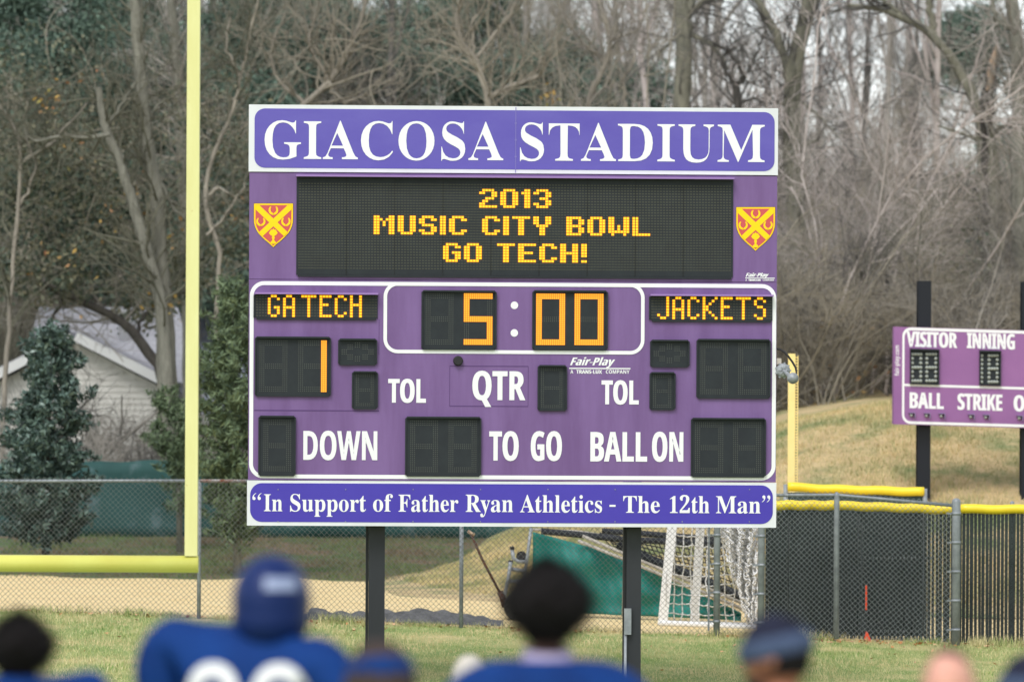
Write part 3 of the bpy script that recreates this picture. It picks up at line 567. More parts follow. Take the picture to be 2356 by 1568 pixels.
# white outline of the score panel and of the clock
def ring(x0, y0, x1, y1, r, wdt):
    return [rrect(x0, y0, x1, y1, r), rrect(x0 + wdt, y0 + wdt, x1 - wdt, y1 - wdt, max(r - wdt, 0.01))[::-1]]
xl, xr_ = loc(573, 800)[0], loc(1785, 800)[0]
psheet('outline', ring(xl, B1 + yb(4), xr_, B2 - yb(5), 33 * U, 9 * U), M['letter'], score, 0.004)
ca0, cb0 = loc(880, 812); ca1, cb1 = loc(1481, 665)
psheet('outline', ring(ca0, cb0, ca1, B2 - yb(5.2), 33 * U, 8.2 * U), M['letter'], score, 0.0062)
lettering([('TOL', 891, 979, 871, 925.5), ('QTR', 1085, 1207.5, 853, 919.5), ('TOL', 1382, 1469, 874.5, 929.5),
           ('TO', 1124, 1192.5, 991.5, 1058.7), ('GO', 1220, 1292, 991.5, 1059),
           ('BALL', 1357, 1489, 993, 1060.7), ('ON', 1499.5, 1572.5, 993, 1061)], score, SANS, c=0.005, bold=0.0085)
lettering([('DOWN', 697, 867.6, 990.5, 1057)], score, SANS, c=0.005, bold=0.0045)
for yy in (702, 765.5):
    mb = MB(); a, b = loc(1181, yy); sheet_poly(mb, [[(a + 8.7 * U * math.cos(t * math.pi / 12), b + 8.7 * U * math.sin(t * math.pi / 12)) for t in range(24)]], fr, 0.005, 0, 0.002); mb.build('colon_dot', M['letter'], score)
a, b = loc(1052, 829.5); mb = MB(); mb.tube([fr(a, b, 0.0), fr(a, b, 0.05), fr(a, b, 0.056)], [0.058, 0.055, 0.045], 20); mb.build('round_cap', M['rubber'], score)
# access door seam round QTR, panel seams
M['seam'] = mat('seam_dark', lin(84, 58, 106), 0.6)
def seam(px0, py0, px1, py1):
    (a0, b0), (a1, b1) = loc(px0, py0), loc(px1, py1)
    e = 0.0032; mb = MB()
    fbox(mb, min(a0, a1) - e, min(b0, b1) - e, max(a0, a1) + e, max(b0, b1) + e, 0.0, 0.0016); mb.build('seam', M['seam'], score)
seam(1033, 842, 1213, 842); seam(1033, 934, 1213, 934); seam(1033, 844, 1033, 932); seam(1213.5, 844, 1213.5, 932)
seam(585, 944, 870, 944); seam(870, 735, 870, 815)
# manufacturer's marks
def logo(parent, x0, x1, top, base, lx0, lx1, ly, sx0, sx1, st, sb_):
    mb = MB()
    def put(s, a, b, t, bs, **k):
        (p0, q0), (p1, _), (_, q1) = loc(a, bs), loc(b, bs), loc(a, t)
        text_sheet(mb, s, SANS, p0, p1, q0, q1, fr, 0.004, **k)
    h = (base - top)
    put('Fair-Play', x0, x1 - 0.35 * h, top, base, shear=0.38, bold=0.004)
    a, b = loc(lx0, ly); a2, _ = loc(lx1, ly); t = 0.9 * U * (h / 18 + 0.5)
    mb.add([fr(a, b - t, 0.004), fr(a2, b - t, 0.004), fr(a2, b + t, 0.004), fr(a, b + t, 0.004)], [(0, 1, 2, 3)])
    w_ = sx1 - sx0
    put('A', sx0, sx0 + 0.05 * w_, st, sb_); put('TRANS-LUX', sx0 + 0.10 * w_, sx0 + 0.535 * w_, st, sb_, bold=0.002); put('COMPANY', sx0 + 0.60 * w_, sx1, st, sb_)
    return mb.build('maker_mark', M['letter'], parent)
logo(score, 1309.5, 1415, 822, 839.7, 1307.6, 1449, 846.8, 1310.5, 1447, 850.5, 858.8)
logo(message, 1713.5, 1768, 628, 636.8, 1713, 1781, 639.6, 1713.5, 1780, 641.8, 646.4)

# crests
def crest(ox, oy):
    k = 1 / 11.2 / 1.0611
    q = lambda x, y: loc(ox + (x - 190) * k, oy + (y - 185) * k)
    half = [(1252, 185), (1252, 560), (1248, 700), (1225, 800), (1185, 900), (1130, 990), (1040, 1090), (930, 1190), (820, 1280), (720, 1375)]
    out = half + [(1442 - x, y) for x, y in half[-2::-1]]
    cx, cy = 720, 700
    ins = lambda d: [(cx + (x - cx) * (1 - d / 530), cy + (y - cy) * (1 - d / (515 if y < cy else 640))) for x, y in out]
    root = psheet('crest', [[q(*p) for p in ins(-9)]], M['gold_dark'], message, 0.004)
    psheet('crest_border', [[q(*p) for p in out]], M['gold'], root, 0.0065)
    psheet('crest_field', [[q(*p) for p in ins(42)]], M['red'], root, 0.009)
    mb = MB()
    X = [(232, 232), (340, 232), (720, 595), (1105, 232), (1215, 232), (1215, 345), (832, 700), (1108, 965), (1015, 1080), (720, 805), (425, 1080), (338, 960), (612, 700), (232, 345)]
    sheet_poly(mb, [[q(*p) for p in X]], fr, 0.0115, 0, 0.002)
    def wreath(x, y, s):
        for sg in (-1, 1):
            o = []; i = []
            for t in range(13):
                a = math.radians(-96 + 150 * t / 12)
                wv = 1 + 0.05 * (t % 2)
                o.append((x + sg * 128 * s * wv * math.cos(a), y - 128 * s * wv * math.sin(a)))
                rr = 66 + 30 * (t / 12) ** 2 if t > 2 else 92 - 12 * t
                i.append((x + sg * rr * s * math.cos(a), y - (rr + 8) * s * math.sin(a) - (0 if t else 4)))
            sheet_poly(mb, [[q(*p) for p in (o + i[::-1])]], fr, 0.0118, 0, 0.002)
    wreath(720, 365, 1); wreath(378, 675, 0.96); wreath(1062, 675, 0.98)
    cup = [(720, 855), (735, 890), (790, 905), (820, 960), (840, 985), (800, 1040), (750, 1070), (745, 1085), (765, 1115), (745, 1150), (745, 1190), (790, 1235), (800, 1260), (770, 1285)]
    sheet_poly(mb, [[q(*p) for p in cup + [(1440 - x, y) for x, y in cup[::-1][:-1]]]], fr, 0.0119, 0, 0.002)
    mb.build('crest_charge', M['gold'], root)
crest(581.5, 468); crest(1691.6, 477)

# LED plates
def dot(mb, a, b, wd, ht, c, m):
    mb.v += [tuple(fr(a - wd, b - ht, c)), tuple(fr(a + wd, b - ht, c)), tuple(fr(a + wd, b + ht, c)), tuple(fr(a - wd, b + ht, c))]
    k = len(mb.v) - 4; mb.f.append((k, k + 1, k + 2, k + 3)); mb.m.append(m); mb.s.append(False)

SEG = {'8': 'abcdefg', ' ': '', '5': 'afgcd', '0': 'abcdef', '1': 'bc'}
def digit(off, on, px0, py0, px1, py1, ch, nx=15, ny=27, th=3, co=0.018):
    a0, b1 = loc(px0, py0); a1, b0 = loc(px1, py1)
    dx, dy = (a1 - a0) / (nx - 1), (b1 - b0) / (ny - 1)
    mid = ny // 2; lit = SEG[ch]
    for i in range(nx):
        for j in range(ny):
            s = set()
            if j < th: s.add('a')
            if j >= ny - th: s.add('d')
            if mid - th // 2 <= j < mid - th // 2 + th: s.add('g')
            if i >= nx - th: s.add('b' if j <= mid else 'c')
            if i < th: s.add('f' if j <= mid else 'e')
            if i >= nx - th and abs(j - mid) <= 1: s |= {'b', 'c'}
            if i < th and abs(j - mid) <= 1: s |= {'f', 'e'}
            if not s: continue
            a = a0 + i * dx; b = b1 - j * dy
            if s & set(lit):
                dot(on, a, b, dx * 0.50, dy * 0.47, co, 0); dot(on, a, b, dx * 0.33, dy * 0.33, co + 0.002, 1)
            else:
                dot(off, a, b, dx * 0.20, dy * 0.20, co, 0)

def plate(parent, x0, y0, x1, y1, name='digit_display'):
    a0, b0, a1, b1 = prect(x0, y0, x1, y1)
    e = 4.2 * U
    mb = MB()
    fbox(mb, a0 + e * 0.5, b0 + e * 0.5, a1 - e * 0.5, b1 - e * 0.5, 0.0, 0.014)
    root = mb.build(name, M['led_plate'], parent)
    mb = MB()
    fbox(mb, a0 + e, b1 - e * 0.9, a1 - e, b1, 0.0, 0.065)          # hood
    fbox(mb, a0 + e, b0, a1 - e, b0 + e * 0.7, 0.0, 0.03)
    fbox(mb, a0, b0 + e, a0 + e * 0.8, b1 - e * 0.95, 0.0, 0.03)
    fbox(mb, a1 - e * 0.8, b0 + e, a1, b1 - e * 0.95, 0.0, 0.045)
    mb.build('hood', M['led_plate'], root)
    return root

def display(x0, y0, x1, y1, digits=(), ring_=None, **kw):
    root = plate(score, x0, y0, x1, y1)
    off, on = MB(), MB()
    for dg in digits: digit(off, on, *dg, **kw)
    if ring_:
        for cx, cy in ring_:
            for i in (-1, 0, 1):
                for j in (-1, 0, 1):
                    a, b = loc(cx + 4.7 * i, cy + 4.7 * j); dot(off, a, b, 0.95 * U, 0.95 * U, 0.018, 0)
    if off.v:
        tag(off.build('unlit_leds', M['led_off'], root), kind='stuff')
    if on.v:
        tag(on.build('lit_leds', [M['led_halo'], M['led_core_o']], root), kind='stuff')
    return root
display(967, 667, 1140, 805, [(978, 676.4, 1039.5, 791, ' '), (1066.5, 676.4, 1128.5, 791, '5')])
display(1222, 667, 1396, 806, [(1233, 677, 1295.5, 791.5, '0'), (1321.5, 677.3, 1384, 791.8, '0')])
display(585, 773, 760, 912, [(597, 784, 658.6, 899, ' '), (686, 784.3, 748, 899.3, '1')])
display(1601, 779, 1772, 917, [(1611.6, 790, 1672, 905, ' '), (1698.7, 790.5, 1761, 905.5, ' ')])
display(594, 955, 680, 1095, [(607, 966.5, 668, 1082, ' ')])
display(931, 957, 1106, 1096, [(944, 968, 1005, 1084, ' '), (1032, 968.3, 1094, 1084.3, ' ')])
display(1589, 960, 1762, 1098, [(1600, 972, 1662.6, 1086, ' '), (1688, 972.3, 1750, 1086.5, ' ')])
display(808, 853, 868, 941, [(818.4, 861, 856.7, 932.3, ' ')], nx=10, ny=18, th=2)
display(1493, 855, 1553, 943, [(1502.5, 863, 1542, 936, ' ')], nx=10, ny=18, th=2)
display(1235, 839, 1303, 945, [(1244, 847, 1291, 937, ' ')], nx=12, ny=22, th=2)
def ringpts(ox, oy): return [(ox + (x - 1860) / 7.139 / 1.0611, oy + (y - 345) / 7.139 / 1.0611) for x, y in ((1630, 345), (1732, 260), (1860, 225), (1993, 260), (2095, 345), (1993, 433), (1860, 465), (1732, 433))]
display(776, 778, 866, 840, ring_=ringpts(820.5, 809))
display(1494, 781, 1585, 845, ring_=ringpts(1538.5, 813))

# dot-matrix fonts
BOLD = {'2': '.XXXX.|XX..XX|....XX|..XXX.|.XX...|XX....|XXXXXX', '0': '.XXXX.|XX..XX|XX..XX|XX..XX|XX..XX|XX..XX|.XXXX.', '1': '.XX|XXX|.XX|.XX|.XX|.XX|.XX',
        '3': '.XXXX.|XX..XX|....XX|..XXX.|....XX|XX..XX|.XXXX.', 'M': 'XX...XX|XXX.XXX|XX.X.XX|XX.X.XX|XX...XX|XX...XX|XX...XX', 'U': 'XX..XX|XX..XX|XX..XX|XX..XX|XX..XX|XX..XX|.XXXX.',
        'S': '.XXXX.|XX..XX|XX....|.XXXX.|....XX|XX..XX|.XXXX.', 'I': 'XX|XX|XX|XX|XX|XX|XX', 'C': '.XXXX.|XX..XX|XX....|XX....|XX....|XX..XX|.XXXX.', 'T': 'XXXXXX|..XX..|..XX..|..XX..|..XX..|..XX..|..XX..',
        'Y': 'XX..XX|XX..XX|XX..XX|.XXXX.|..XX..|..XX..|..XX..', 'B': 'XXXXX.|XX..XX|XX..XX|XXXXX.|XX..XX|XX..XX|XXXXX.', 'O': '.XXXX.|XX..XX|XX..XX|XX..XX|XX..XX|XX..XX|.XXXX.',
        'W': 'XX...XX|XX...XX|XX...XX|XX.X.XX|XX.X.XX|XXXXXXX|.X...X.', 'L': 'XX....|XX....|XX....|XX....|XX....|XX....|XXXXXX', 'G': '.XXXX.|XX..XX|XX....|XX.XXX|XX..XX|XX..XX|.XXXX.',
        'E': 'XXXXXX|XX....|XX....|XXXXX.|XX....|XX....|XXXXXX', 'H': 'XX..XX|XX..XX|XX..XX|XXXXXX|XX..XX|XX..XX|XX..XX', '!': 'XX|XX|XX|XX|XX|..|XX'}
THIN = {'G': '.XX.|X..X|X...|X...|X.XX|X..X|X..X|.XX.', 'A': '.XX.|X..X|X..X|X..X|XXXX|X..X|X..X|X..X', 'T': 'XXXXX|..X..|..X..|..X..|..X..|..X..|..X..|..X..', 'E': 'XXXX|X...|X...|XXX.|X...|X...|X...|XXXX',
        'C': '.XX.|X..X|X...|X...|X...|X...|X..X|.XX.', 'H': 'X..X|X..X|X..X|XXXX|X..X|X..X|X..X|X..X', 'J': '...X|...X|...X|...X|...X|...X|X..X|.XX.', 'K': 'X...X|X..X.|X.X..|XX...|XX...|X.X..|X..X.|X...X',
        'S': '.XX.|X..X|X...|.XX.|...X|...X|X..X|.XX.'}
def matrix(parent, name, px0, py0, px1, py1, nx, ny, chars, font, seams=0, hood=None):
    a0, b0, a1, b1 = prect(px0, py0, px1, py1)
    mb = MB(); fbox(mb, a0, b0, a1, b1, 0.0, 0.016); root = mb.build(name, M['led_plate'], parent)
    mb = MB(); e = 3.5 * U
    if hood:
        fbox(mb, a0 - e * 0.3, b1, a1 + e * 0.3, b1 + 4 * U, 0.0, 0.12); mb.build('hood', M['purple_hood'], root)
        mb = MB()
    fbox(mb, a0 + e, b0 - 4.5 * U, a1 - e, b0 - 0.002, 0.0, 0.03); fbox(mb, a0 - e, b0, a0 - 0.002, b1 - 0.01, 0.0, 0.03) if hood == 2 else None
    mb.build('sill', M['led_plate'], root)
    padx, pady = (a1 - a0) * 0.004, (b1 - b0) * (0.055 if hood != 2 else 0.02)
    dx = (a1 - a0 - 2 * padx) / nx; dy = (b1 - b0 - 2 * pady + (0.0 if hood != 2 else 0)) / ny
    lit = set()
    for ch, ci, rj in chars:
        for j, row in enumerate(font[ch].split('|')):
            for i, v in enumerate(row):
                if v == 'X': lit.add((ci + i, rj + j))
    off, on = MB(), MB()
    for i in range(nx):
        for j in range(ny):
            a = a0 + padx + (i + 0.5) * dx; b = b1 - pady - (j + 0.5) * dy
            if (i, j) in lit:
                dot(on, a, b, dx * 0.50, dy * 0.47, 0.019, 0); dot(on, a, b, dx * 0.37, dy * 0.36, 0.021, 1)
            else:
                dot(off, a - dx * 0.2, b, dx * 0.09, dy * 0.2, 0.019, 0); dot(off, a + dx * 0.2, b, dx * 0.09, dy * 0.2, 0.019, 0)
    tag(off.build('unlit_leds', M['led_off_small'], root), kind='stuff')
    tag(on.build('lit_leds', [M['led_halo'], M['led_core']], root), kind='stuff')
    if seams:
        mb = MB()
        for k in range(1, seams):
            a = a0 + padx + (a1 - a0 - 2 * padx) * k / seams; fbox(mb, a - 0.0035, b0 + 0.004, a + 0.0035, b1 - 0.004, 0.016, 0.0225)
        mb.build('module_joint', M['black_metal'], root)
    return root
def layout(s, row, font, nx, gap=5):
    w_ = 0; items = []
    for k, c in enumerate(s):
        if c == ' ': w_ += gap - 1; continue
        items.append((c, w_, row)); w_ += len(font[c].split('|')[0]) + 1
    st = (nx - (w_ - 1)) // 2
    return [(c, st + x, r) for c, x, r in items]
chars = layout('2013', 2, BOLD, 145) + layout('MUSIC CITY BOWL', 12, BOLD, 143) + layout('GO TECH!', 22, BOLD, 144)
matrix(message, 'message_display', 679, 406, 1684, 638, 144, 32, chars, BOLD, 9, 1)
matrix(score, 'name_display', 585, 676, 866.5, 731.5, 40, 8, [(c, x, 0) for c, x in zip('GATECH', (4, 9, 15, 21, 26, 31))], THIN, 0, 2)
matrix(score, 'name_display', 1494.5, 680.5, 1776, 737, 40, 8, [(c, x, 0) for c, x in zip('JACKETS', (2, 7, 12, 17, 23, 28, 34))], THIN, 0, 2)

# posts: dark wide-flange columns
for px, wpx in ((868, 37), (1462, 34)):
    a, _ = loc(px, 1200); hw = wpx * U / 2
    z0 = float(land(*fr(a, 0, -0.3)[:2])) - fr(0, 0, 0)[2] - 0.4
    mb = MB()
    fbox(mb, a - hw, z0, a + hw, BH * 0.97, -0.26, -0.235); fbox(mb, a - hw, z0, a + hw, BH * 0.97, -0.43, -0.405)
    fbox(mb, a - hw * 0.12, z0, a + hw * 0.12, BH * 0.97, -0.405, -0.26)
    p_ = mb.build('post', M['post_grey'], board)
    mb = MB(); fbox(mb, a - hw - 0.035, z0, a - hw - 0.003, BH * 0.3, -0.40, -0.27); mb.build('channel', M['black_metal'], p_)
    if px > 1000:
        mb = MB(); (q0, w0), (q1, w1) = loc(1440, 1460), loc(1452, 1400); fbox(mb, q0, w0, q1 + 0.02, w1, -0.24, -0.17); mb.build('junction_box', M['galv'], p_)
        mb = MB(); q, _ = loc(1443, 1460); mb.tube([fr(q, z0, -0.2), fr(q, w0, -0.2)], 0.018, 8); mb.build('conduit', M['galv'], p_)

# horn on the right edge
hc = lambda x, y: loc(1880 / 1.0611 + x / 13.07 / 1.0611, 830 / 1.0611 + y / 13.07 / 1.0611)
a, b = hc(410, 970)
mb = MB()
mb.tube([fr(a, b, -0.06), fr(a, b, 0.02), fr(a, b, 0.05), fr(a, b, 0.06)], [16.5 * U, 16.5 * U, 14 * U, 9 * U], 24)
for k in range(9):
    t = k * 2 * math.pi / 9; mb.tube([fr(a + 17 * U * math.cos(t), b + 17 * U * math.sin(t), -0.02), fr(a + 17 * U * math.cos(t), b + 17 * U * math.sin(t), 0.035)], 2.2 * U, 8)
for k in range(6):
    t = k * math.pi / 3; mb.tube([fr(a + 3 * U * math.cos(t), b + 3 * U * math.sin(t), 0.066), fr(a + 11 * U * math.cos(t), b + 11 * U * math.sin(t), 0.058)], 0.006, 6)
horn = mb.build('horn', M['horn_grey'], board)
a2, b2 = hc(620, 1190)
mb = MB()
bell = [(fr(a, b, 0.05), 0.018), (fr(a * 0.55 + a2 * 0.45, b * 0.55 + b2 * 0.45, 0.12), 0.022), (fr(a2, b2, 0.20), 0.034), (fr(a2 + 0.01, b2 - 0.01, 0.27), 0.062), (fr(a2 + 0.012, b2 - 0.012, 0.285), 0.066), (fr(a2 + 0.010, b2 - 0.010, 0.278), 0.056), (fr(a2 + 0.006, b2 - 0.006, 0.25), 0.044)]
mb.tube([p for p, _ in bell], [r for _, r in bell], 20, caps=False)
e = fr(a2 + 0.007, b2 - 0.007, 0.258); mb.build('bell', M['horn_grey'], horn)
mb = MB(); mb.tube([e, fr(a2 + 0.007, b2 - 0.007, 0.26)], 0.046, 16); mb.build('throat', M['rubber'], horn)
mb = MB(); cp = [hc(*q) for q in ((210, 285), (310, 300), (440, 385), (560, 520), (690, 700), (780, 860), (815, 990), (805, 1110), (750, 1215))]
mb.tube([fr(x, y, 0.03 + 0.012 * i) for i, (x, y) in enumerate(cp)], 0.0125, 8); mb.build('cable', M['rubber'], horn)
mb = MB(); (q0, w0), (q1, w1) = hc(205, 770), hc(365, 575); fbox(mb, q0, w0, q1, w1, -0.12, -0.03); mb.build('junction_box', M['beige_box'], horn)
# ------------------------------------------------------------------ goalpost
GD = 50.0
g1 = P(440, 1297, GD); gx = g1[0]; gz = g1[2]
gl = gx - 7.1
goal = empty('goalpost', (gx - 3.55, GD + 1.6, float(land(gx - 3.55, GD + 1.6))), 'pale yellow goalpost with square upright and thick round crossbar in front of the fence', 'goalpost')
def sq_upright(name, x):
    mb = MB(); h = 0.0605
    mb.box(x - h, GD - h, gz + 0.079, x + h, GD + h, gz + 6.6)
    return mb.build(name, M['yellow_pale'], goal)
sq_upright('upright', gx); sq_upright('upright', gl)
mb = MB(); mb.tube([(gl - 0.08, GD, gz), (gx + 0.068, GD, gz)], 0.082, 32); mb.build('crossbar', M['yellow_pipe'], goal)
mb = MB(); xm = gx - 3.55
mb.tube([(xm, GD + 0.05, gz)] + [(xm, GD + 1.6 - 1.3 + 1.3 * math.sin(t) * 1.0, gz - 1.3 + 1.3 * math.cos(t)) for t in np.linspace(0, math.pi / 2, 8)] + [(xm, GD + 1.6, float(land(xm, GD + 1.6)) - 0.3)], 0.085, 20)
mb.build('gooseneck', M['yellow_pipe'], goal)

# ------------------------------------------------------------------ chain-link fence in front of the ball field
FD = 68.0
fence = empty('chain_link_fence', gp(1178, 0, FD), 'galvanised chain-link fence with grey posts and top rail running behind the big scoreboard', 'fence')
railpx = [(-60, 1106), (300, 1105.5), (570, 1106), (1200, 1122), (1650, 1136), (1787, 1138.5), (1925, 1138), (2030, 1147), (2200, 1163)]
rail = np.array([P(x, y, FD) for x, y in railpx])
def rail_z(x): return np.interp(x, rail[:, 0], rail[:, 2])
mb = MB(); mb.tube(rail[2:], 0.022, 10); mb.tube(rail[:3] + np.array([0, 0, 0]), 0.022, 10); mb.build('top_rail', [M['galv']], fence)
mb = MB(); q = np.array([P(461, 1105.7, FD), P(500, 1105.9, FD), P(566, 1106.2, FD)]); mb.tube(q, 0.0235, 10); mb.build('rail_sleeve', M['galv_rust'], fence)
for px, r in ((-146, .03), (458.5, .026), (1062, .027), (1650, .043), (1752, .046), (1925, .036), (2200, .057)):
    x = P(px, 1200, FD)[0]; zb = float(ground_z(x, FD)); zt = float(rail_z(x)) + (0.05 if px in (2200,) else -0.01)
    if px == -146: x = rail[0, 0] + 0.05
    mb = MB(); mb.tube([(x, FD + 0.0, zb - 0.2), (x, FD, zt)] + ([(x, FD, zt + 0.03), (x, FD, zt + 0.05)] if r > 0.035 else []), [r, r] + ([r * 0.9, r * 0.3] if r > 0.035 else []), 14)
    p_ = mb.build('post', M['galv'], fence)
    if r > 0.04:
        for k in range(5):
            mb = MB()
            z = zb + 0.2 + (zt - zb - 0.35) * k / 4
            mb.tube([(x, FD, z - 0.018), (x, FD, z + 0.018)], r + 0.006, 14); mb.box(x - r - 0.06, FD - 0.012, z - 0.012, x - r, FD + 0.012, z + 0.012); mb.build('band', M['galv'], p_)
        if px == 1650:
            mb = MB(); mb.box(x - r - 0.075, FD - 0.008, zb + 0.08, x - r - 0.05, FD + 0.004, zt - 0.05); mb.build('tension_bar', M['galv'], p_)
# the mesh itself: zig-zag wires
def zb_f(x): return ground_z(x, np.full_like(np.asarray(x, float), FD))
# nodes of both parities carry wires, so build the two halves of the lattice
x0, x1 = rail[0, 0] + 0.05, P(2200, 1200, FD)[0] - 0.05
def lattice(x0, x1, zb, zt, y, seed, a=0.072, rw=0.0027):
    rr = np.random.default_rng(seed)
    n = int((x1 - x0) / a); xs_ = x0 + np.arange(2 * n + 1) * a / 2
    m_ = int(2.0 / (a / 2)); I, K = np.meshgrid(np.arange(2 * n + 1), np.arange(m_ + 1), indexing='ij')
    gx_ = xs_[I] + rr.normal(0, 0.0022, I.shape) + 0.012 * np.sin(K * 0.19 + I * 0.017)
    gz_ = zt(xs_)[:, None] + 0.04 - K * a / 2 + rr.normal(0, 0.0022, I.shape) + 0.008 * np.sin(I * 0.05)
    gy_ = y + 0.012 * np.sin(I * 0.045 + K * 0.1)
    G = np.stack([gx_, gy_, gz_], -1); bot = zb(xs_) + 0.01
    segs = []
    for s in (1, -1):
        i, k = np.where((I + K) % 2 == 0)
        ok = (i + s >= 0) & (i + s <= 2 * n) & (k < m_); i, k = i[ok], k[ok]
        A, B = G[i, k], G[i + s, k + 1]
        kp = B[:, 2] > bot[i + s]; A, B = A[kp], B[kp]
        o_ = np.array([0, 0.0018 * s, 0]); segs.append(np.stack([A + o_, B + o_], 1))
    S = np.concatenate(segs); return tubes(S, np.full(S.shape[:2], rw), 3)
xs_split = P(1752, 1200, FD)[0]
V, Q = lattice(x0, xs_split - 0.03, zb_f, rail_z, FD - 0.028, 3)
mesh_arrays('mesh_fabric', V, Q, mats=[M['wire']], parent=fence)
V, Q = lattice(xs_split + 0.03, x1, zb_f, rail_z, FD - 0.028, 4)
mesh_arrays('mesh_fabric', V, Q, mats=[M['wire_glint']], parent=fence)  # stretch before the dark slats, with painted glints

# ------------------------------------------------------------------ slatted outfield fence with yellow caps
SD = 68.5
s0 = P(1752, 1170, SD)[0]; sxr = P(2560, 1170, SD)[0]; sx2 = P(2200, 1170, SD)[0]
def cap_px(px): return np.interp(px, [1700, 1925, 2195, 2207, 2356, 2600], [1161, 1162, 1172, 1170, 1171, 1173])
slat_f = empty('outfield_fence', gp(2150, 0, SD), 'black slatted outfield fence topped with a long yellow safety cap', 'fence')
n = int((sxr - s0) / 0.0508)
rr = np.random.default_rng(11)
mb = MB()
for k in range(n):
    x = s0 + (k + 0.5) * 0.0508; px = PX + x / SD * F
    zt = P(px, float(cap_px(px)), SD)[2]; zb = float(ground_z(x, SD)) + 0.02
    wd = 0.0425 / 2 * rr.uniform(0.82, 1.08); sl = rr.normal(0, 0.004)
    mb.hexa([(x - wd + sl, SD - 0.004, zb), (x + wd + sl, SD - 0.004, zb), (x + wd + sl, SD + 0.004, zb), (x - wd + sl, SD + 0.004, zb), (x - wd, SD - 0.004, zt), (x + wd, SD - 0.004, zt), (x + wd, SD + 0.004, zt), (x - wd, SD + 0.004, zt)])
tag(mb.build('slats', M['slat'], slat_f), kind='stuff')
def cap(px0, px1, th, parent, depth, yfun, m=None):
    mb = MB(); ps = np.array([P(x, float(yfun(x)), depth) for x in np.linspace(px0, px1, 24)])
    ps[:, 2] += 0.006 * np.sin(np.arange(24) * 0.9)
    mb.tube(ps, th, 16); return mb.build('safety_cap', m or M['yellow_cap'], parent)
cap(1752, 1922, 0.066, slat_f, SD, lambda x: cap_px(x)); cap(1930, 2194, 0.062, slat_f, SD, lambda x: cap_px(x) ); cap(2209, 2560, 0.062, slat_f, SD, lambda x: cap_px(x))
# fabric woven over the right-hand slats
xr0, xr1 = P(2207, 1200, SD)[0], sxr
V, Q = lattice(xr0, xr1, lambda x: ground_z(x, np.full_like(x, SD)), lambda x: np.full_like(x, P(2300, 1176, SD)[2]), SD - 0.012, 5, rw=0.0024)
mesh_arrays('mesh_fabric', V, Q, mats=[M['black_metal']], parent=slat_f)
V, Q = lattice(s0, sx2, lambda x: ground_z(x, np.full_like(x, SD)), lambda x: np.full_like(x, P(1950, 1176, SD)[2]), SD - 0.012, 6, rw=0.0022)
mesh_arrays('mesh_fabric', V, Q, mats=[M['black_metal']], parent=slat_f)
for px in (2468, 2330):
    x = P(px, 1170, SD)[0]; mb = MB(); zt = P(px, 1160, SD)[2]
    mb.tube([(x, SD + 0.07, float(ground_z(x, SD)) - 0.1), (x, SD + 0.07, zt), (x, SD + 0.07, zt + 0.03), (x, SD + 0.07, zt + 0.045)], [.03, .03, .03, .012], 12); mb.build('post', M['galv'], slat_f)
# dark screen hung behind the left slats, gate frame seen between the slats
mb = MB()
def scr(px0, px1, yt, yb_, d):
    n_ = 14
    for k in range(n_):
        a0, a1 = px0 + (px1 - px0) * k / n_, px0 + (px1 - px0) * (k + 1) / n_
        w0, w1 = d + 0.02 * math.sin(k * 1.3), d + 0.02 * math.sin((k + 1) * 1.3)
        q = [P(a0, yb_, w0), P(a1, yb_, w1), P(a1, yt, w1), P(a0, yt, w0)]
        b_ = [p + np.array([0, 0.006, 0]) for p in q]
        mb.add(q + b_, [(0, 1, 2, 3), (7, 6, 5, 4), (0, 4, 5, 1), (3, 2, 6, 7)], 0, True)
scr(1768, 2118, 1178, 1462, SD + 0.14)
mb.build('screen', M['screen_dark'], slat_f)
for q in ([(1985, 1200), (1985, 1452)], [(2124, 1182), (2124, 1462)], [(1985, 1283), (2150, 1282)], [(1985, 1451), (2124, 1451)], [(1976, 1182), (1978, 1462)], [(1790, 1182), (1791, 1420)], [(1812, 1190), (1812, 1400)]):
    mb = MB(); mb.tube([P(*q[0], SD + 0.07), P(*q[1], SD + 0.07)], 0.017, 8); mb.build('gate_rod', M['galv'], slat_f)
mb = MB()
a = P(1993, 1345, SD - 0.25); b = P(1993, 1402, SD - 0.25); mb.box(a[0] - 0.011, a[1] - 0.01, b[2], a[0] + 0.011, a[1] + 0.01, a[2])
a = P(1994, 1452, SD - 0.25); b = P(1996, 1474, SD - 0.25); mb.hexa([(b[0] - 0.05, b[1] - 0.03, b[2]), (b[0] + 0.05, b[1] - 0.03, b[2]), (b[0] + 0.05, b[1] + 0.03, b[2]), (b[0] - 0.05, b[1] + 0.03, b[2]), (a[0] - 0.012, a[1] - 0.01, a[2]), (a[0] + 0.01, a[1] - 0.01, a[2]), (a[0] + 0.01, a[1] + 0.01, a[2]), (a[0] - 0.012, a[1] + 0.01, a[2])])
tag(mb.build('traffic_marker', M['orange']), 'thin orange plastic marker standing against the black slats of the fence', 'marker')

